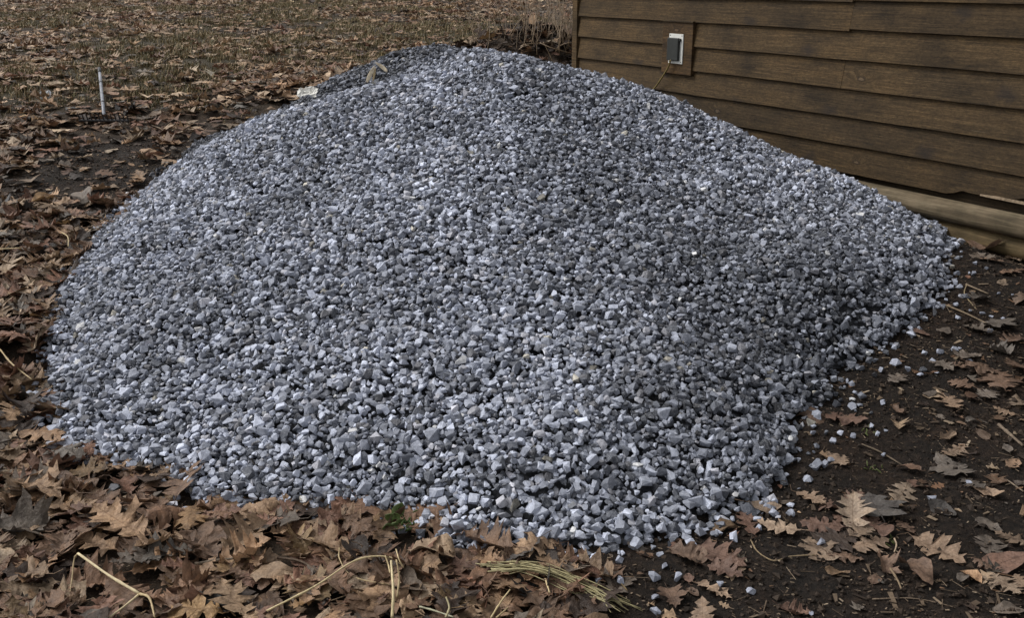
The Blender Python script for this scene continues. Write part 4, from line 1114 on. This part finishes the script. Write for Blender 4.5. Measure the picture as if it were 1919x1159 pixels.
# the bent straw: thick culm and two loose blades
bs0 = hit(262, 1122, .03)
bs = add("bent_straw", None, loc=tuple(bs0), label='bright bent straw culm lying on leaves at bottom left', cat='straw')
strand("culm", [(262, 1114, .035), (205, 1080, .06), (146, 1038, .09)], .0062, (.60, .50, .31), None, None, parent=bs, origin=bs0, taper=.75)
strand("blade", [(146, 1038, .09), (139, 1050, .075), (135, 1085, .04), (131, 1112, .03)], .0042, ST2, None, None, parent=bs, origin=bs0, taper=.4)
strand("blade", [(262, 1114, .036), (235, 1136, .035), (204, 1159, .035)], .0046, (.50, .41, .25), None, None, parent=bs, origin=bs0, taper=.8)
strand("blade", [(262, 1114, .036), (280, 1122, .05), (290, 1158, .035)], .0060, (.38, .29, .16), None, None, parent=bs, origin=bs0, taper=.5)
for px, r_, c, l in [
    ([(735, 1159, .03), (737, 1110, .075), (733, 1052, .12)], .0060, (.52, .43, .25), 'thick pale straw stalk standing upright above the bottom edge'),
    ([(731, 1075, .08), (728, 1060, .09), (722, 1042, .11)], .0036, ST, 'thin short straw stalk left of the thick upright one'),
    ([(744, 1120, .06), (748, 1085, .075), (743, 1050, .11)], .0042, ST2, 'darker straw stalk right of the thick upright one'),
    ([(756, 1065, .06), (748, 1050, .08), (742, 1030, .09)], .0030, ST, 'short slanting straw stalk above the upright stalks'),
    ([(500, 1146, .03), (590, 1100, .05), (665, 1052, .07), (722, 1044, .06), (756, 1060, .04)], .0042, (.48, .39, .22), 'long arching straw sweeping up to the upright stalks'),
    ([(636, 1028, .05), (637, 1050, .04), (662, 1082, .03), (735, 1098, .03)], .0030, ST2, 'thin looping straw under the long arching straw'),
    ([(920, 1159, .03), (938, 1130, .035), (956, 1106, .05)], .0040, ST, 'short straw piece below the straw bunch'),
    ([(930, 1159, .03), (952, 1140, .035)], .0036, ST2, 'stub of straw at the bottom edge below the straw bunch'),
    ([(835, 1159, .03), (842, 1140, .035), (836, 1120, .05)], .0046, (.30, .26, .15), 'olive straw piece right of the upright stalks'),
    ([(1022, 1086, .02), (1030, 1112, .025)], .0040, ST, 'short pale straw crossing the straw bunch'),
    ([(786, 1138, .03), (815, 1146, .03), (850, 1158, .03)], .0042, (.33, .32, .22), 'pale green straw lying at the bottom edge'),
    ([(0, 467, .04), (40, 465, .045)], .0050, ST, 'straw piece at the left edge beside the pile'),
    ([(116, 436, .03), (127, 444, .04), (128, 462, .03)], .0042, ST, 'small curved straw at the upper left pile edge'),
    ([(0, 655, .05), (22, 682, .05), (60, 712, .04)], .0050, ST2, 'curved straw beside the dark hollow'),
    ([(1060, 905, .02), (1062, 906, .02)], .001, ST, None)][:-1]:
    strand("straw", px, r_, c, l, 'straw', 'loose straws')
sb0 = hit(1040, 1085, .01)
sbn = add("straw_bunch", None, loc=tuple(sb0), label='bunch of thin olive straws lying across the litter edge', cat='straw bunch')
for k in range(18):
    a_ = R.normal(0, 7, 3); q = R.uniform(-30, 30)
    strand("strand", [(925 + q + R.normal(0, 14), 1062 + a_[0], .025), (1010 + q, 1070 + a_[1], .02 + .012 * R.random()), (1090 + q, 1100 + a_[2] * 1.2, .012), (1165 + q + R.normal(0, 15), 1135 + R.normal(0, 9), .008)], .0017 + .0012 * R.random(), np.array([.27, .235, .125]) * R.uniform(.6, 1.35), None, None, parent=sbn, origin=sb0)
for px, r_, c, l in [
    ([(1871, 796, .01), (1893, 815, .012), (1917, 836, .01)], .0075, (.15, .115, .085), 'thick grey brown stick at the right frame edge'),
    ([(1407, 1013, .008), (1420, 1035, .01), (1450, 1052, .008), (1480, 1044, .01), (1527, 1041, .012)], .0028, (.20, .15, .09), 'thin curving vine stem across the dark soil'),
    ([(1668, 1066, .02), (1682, 1088, .01), (1691, 1110, .006)], .0042, (.19, .14, .09), 'leaf stalk below the curled brown leaf'),
    ([(1772, 572, .008), (1815, 590, .01), (1855, 610, .008)], .0048, (.16, .12, .08), 'twig on soil right of the pile'),
    ([(1810, 533, .02), (1852, 551, .01)], .0045, (.19, .145, .10), 'short pale twig pointing at the right frame edge'),
    ([(1812, 533, .02), (1808, 552, .008), (1830, 580, .006)], .0030, (.22, .17, .10), 'thin bent straw beside the short pale twig'),
    ([(1615, 833, .006), (1650, 848, .008), (1690, 872, .006)], .0036, (.11, .085, .06), 'long dark twig on soil by the right pile edge'),
    ([(1676, 1010, .012), (1680, 1022, .014), (1676, 1036, .01)], .0034, (.30, .23, .16), 'small pale crooked twig in the leaf cluster'),
    ([(1635, 1124, .006), (1700, 1122, .008), (1745, 1128, .006), (1790, 1140, .006)], .0022, (.16, .12, .085), 'thin root lying near the bottom right'),
    ([(1880, 895, .006), (1918, 922, .008)], .0036, (.19, .15, .11), 'thin twig at the right edge above the corner leaves'),
    ([(520, 1046, .03), (560, 1052, .03), (590, 1068, .03), (655, 1112, .02)], .0046, TW, 'dark twig in the litter under the pile front'),
    ([(365, 1058, .035), (420, 1050, .035), (470, 1046, .03)], .0060, (.12, .095, .07), 'stout twig in the litter below the front left pile edge'),
    ([(1180, 1116, .006), (1160, 1090, .01), (1176, 1108, .006)], .0018, (.22, .16, .08), 'hair thin stem curling on soil'),
    ([(462, 838, .01), (472, 862, .014), (478, 874, .012)], .0030, (.03, .025, .022), 'black twig stuck in the gravel at the lower left')]:
    strand("twig", px, r_, c, l, 'twig', 'twigs on the ground', M_TWIG)

# dead weed clump at the shed corner, beyond the pile
def weed_clump(name, base, stems, label, cat, colr, r0):
    e = add(name, None, loc=tuple(base), label=label, cat=cat)
    for pts, rr in stems:
        P = curve(np.array(pts), 6) if len(pts) > 2 else np.array(pts)
        V, T = tube(P - base, np.linspace(1, .5, len(P)) * rr, 5); add("stalk", np_mesh("stalk", V, T, M_STRAW, np.array(colr) * R.uniform(.55, 1.35), flat=False), e)
    return e
b0 = np.array([.15, 9.7, float(ground(.15, 9.7))])
stems = []
def stalk(pxs, rr): stems.append(([pt(u, v, d) for u, v, d in pxs], rr))
for u0, v0, u1, v1 in [(915, 100, 917, -20), (962, 102, 960, 18), (982, 76, 990, -15), (978, 80, 985, -20), (996, 70, 1001, 12), (1028, 58, 1036, 20), (1034, 84, 1036, 26), (1052, 70, 1049, 8), (1048, 84, 1052, 40), (1060, 96, 1062, 50),
                         (1008, 60, 998, -10), (942, 92, 958, 30), (930, 48, 924, 36), (1040, 62, 1032, 88), (968, 80, 973, 45), (1018, 45, 1045, 0), (1070, 60, 1068, 5), (1066, 45, 1072, 20)]:
    d_ = R.uniform(9.3, 9.9); stalk([(u0, v0 + 12, d_), ((u0 + u1) / 2 + R.normal(0, 2.5), (v0 + v1) / 2, d_ + .03), (u1, v1, d_ + .1)], R.uniform(.003, .006))
stalk([(954, 67, 9.5), (972, 40, 9.45), (990, 25, 9.45), (1010, 17, 9.5)], .0055)
stalk([(978, 85, 9.3), (1000, 81, 9.3), (1032, 80, 9.35)], .0050)
stalk([(1012, 80, 9.3), (1030, 88, 9.25), (1050, 94, 9.25), (1073, 100, 9.3)], .0060)
stalk([(1018, 78, 9.3), (1028, 98, 9.3), (1036, 116, 9.3)], .0040)
stalk([(1050, 85, 9.35), (1060, 81, 9.3), (1074, 79, 9.3)], .0040)
for k in range(120):
    u0 = R.uniform(880, 1072) if k % 3 == 0 else R.uniform(975, 1072); d_ = R.uniform(9.4, 10.6); v0 = R.uniform(60, 105); stalk([(u0, v0, d_), (u0 + R.normal(0, 8), v0 - R.uniform(20, 40), d_), (u0 + R.normal(0, 18), v0 - R.uniform(50, 120), d_ + .1)], R.uniform(.0022, .0045))
weed_clump("dry_weed_clump", b0, stems, 'dead straw coloured weeds standing by the shed corner behind the pile', 'dead weeds', (.175, .122, .072), .005)
# thin dead stems on the slope behind the crest
for (u, v, nst, l) in [(492, 160, 7, 'brown dead weed stems on the slope left of the gravel crest'), (880, 60, 5, 'thin dead stems on the slope beside the leaf heap'), (640, 110, 4, 'small dead weed beyond the dark gravel slope'), (560, 120, 4, 'spindly dead weed left of the dark gravel slope')]:
    b1 = hit(u, v); stems = []
    for k in range(nst):
        top = b1 + np.array([R.normal(0, .12), R.normal(0, .05), R.uniform(.15, .42)]); stems.append(([b1 + (R.normal(0, .04), R.normal(0, .04), -.02), (b1 + top) / 2 + R.normal(0, .02, 3), top], R.uniform(.002, .0036)))
    weed_clump("dead_weed", b1, stems, l, 'dead weeds', (.14, .10, .062), .003)

# green weed at the front edge
g0 = hit(748, 1000, .005)
gw = add("green_weed", None, loc=tuple(g0), label='small green weed growing at the front edge of the gravel', cat='weed')
def wpx(u, v, k=0.0): 
    d = project(g0)[2] - k - .04; return pt(u, v, d)
V, T = tube(curve(np.array([g0 + (0, 0, -.01), wpx(742, 975, .01), wpx(745, 955, .02), wpx(750, 948, .02)]) - g0, 6), .0022, 6); add("stem", np_mesh("stem", V, T, M_GREEN, (.10, .16, .04), flat=False), gw)
for a_, b_, w_ in [((740, 970), (754, 943), .040), ((738, 974), (722, 966), .036), ((741, 974), (740, 962), .034), ((737, 988), (716, 992), .042), ((740, 986), (734, 982), .04), ((745, 984), (756, 974), .022)]:
    blade("leaf", wpx(*a_, .02), wpx(*b_, .03), w_, np.array([.090, .125, .040]) * R.uniform(.8, 1.25), None, .006, M_GREEN, parent=gw, origin=g0)
for k in range(46):
    u_, v_ = R.normal(758, 9), R.normal(984, 8); a_ = wpx(u_, v_, R.uniform(.0, .03)); b_ = a_ + np.array([R.normal(0, .012), R.normal(0, .006), R.uniform(.002, .016)])
    blade("leaflet", a_, b_, .006, np.array([.085, .13, .04]) * R.uniform(.5, 1.4), None, .001, M_GREEN, parent=gw, origin=g0, n=4)
blade("dry_husk", wpx(724, 990, .02), wpx(760, 948, .03), .022, (.075, .045, .025), 'dark brown curled blade beside the green weed', .008)
for (u, v, l) in [(1632, 812, 'tiny green seedling among pebbles by the right pile edge'), (1638, 880, 'tuft of pale green moss grass on the soil'), (1664, 1022, 'small green sprig in the leaf cluster')]:
    b1 = hit(u, v); e = add("seedling", None, loc=tuple(b1), label=l, cat='seedling')
    for k in range(9):
        a_ = b1 + (R.normal(0, .018), R.normal(0, .018), .0); b_ = a_ + np.array([R.normal(0, .016), R.normal(0, .012), R.uniform(.006, .02)])
        blade("leaf", a_, b_, .006, np.array([.11, .13, .045]) * R.uniform(.7, 1.3), None, .002, M_GREEN, parent=e, origin=b1, n=4)
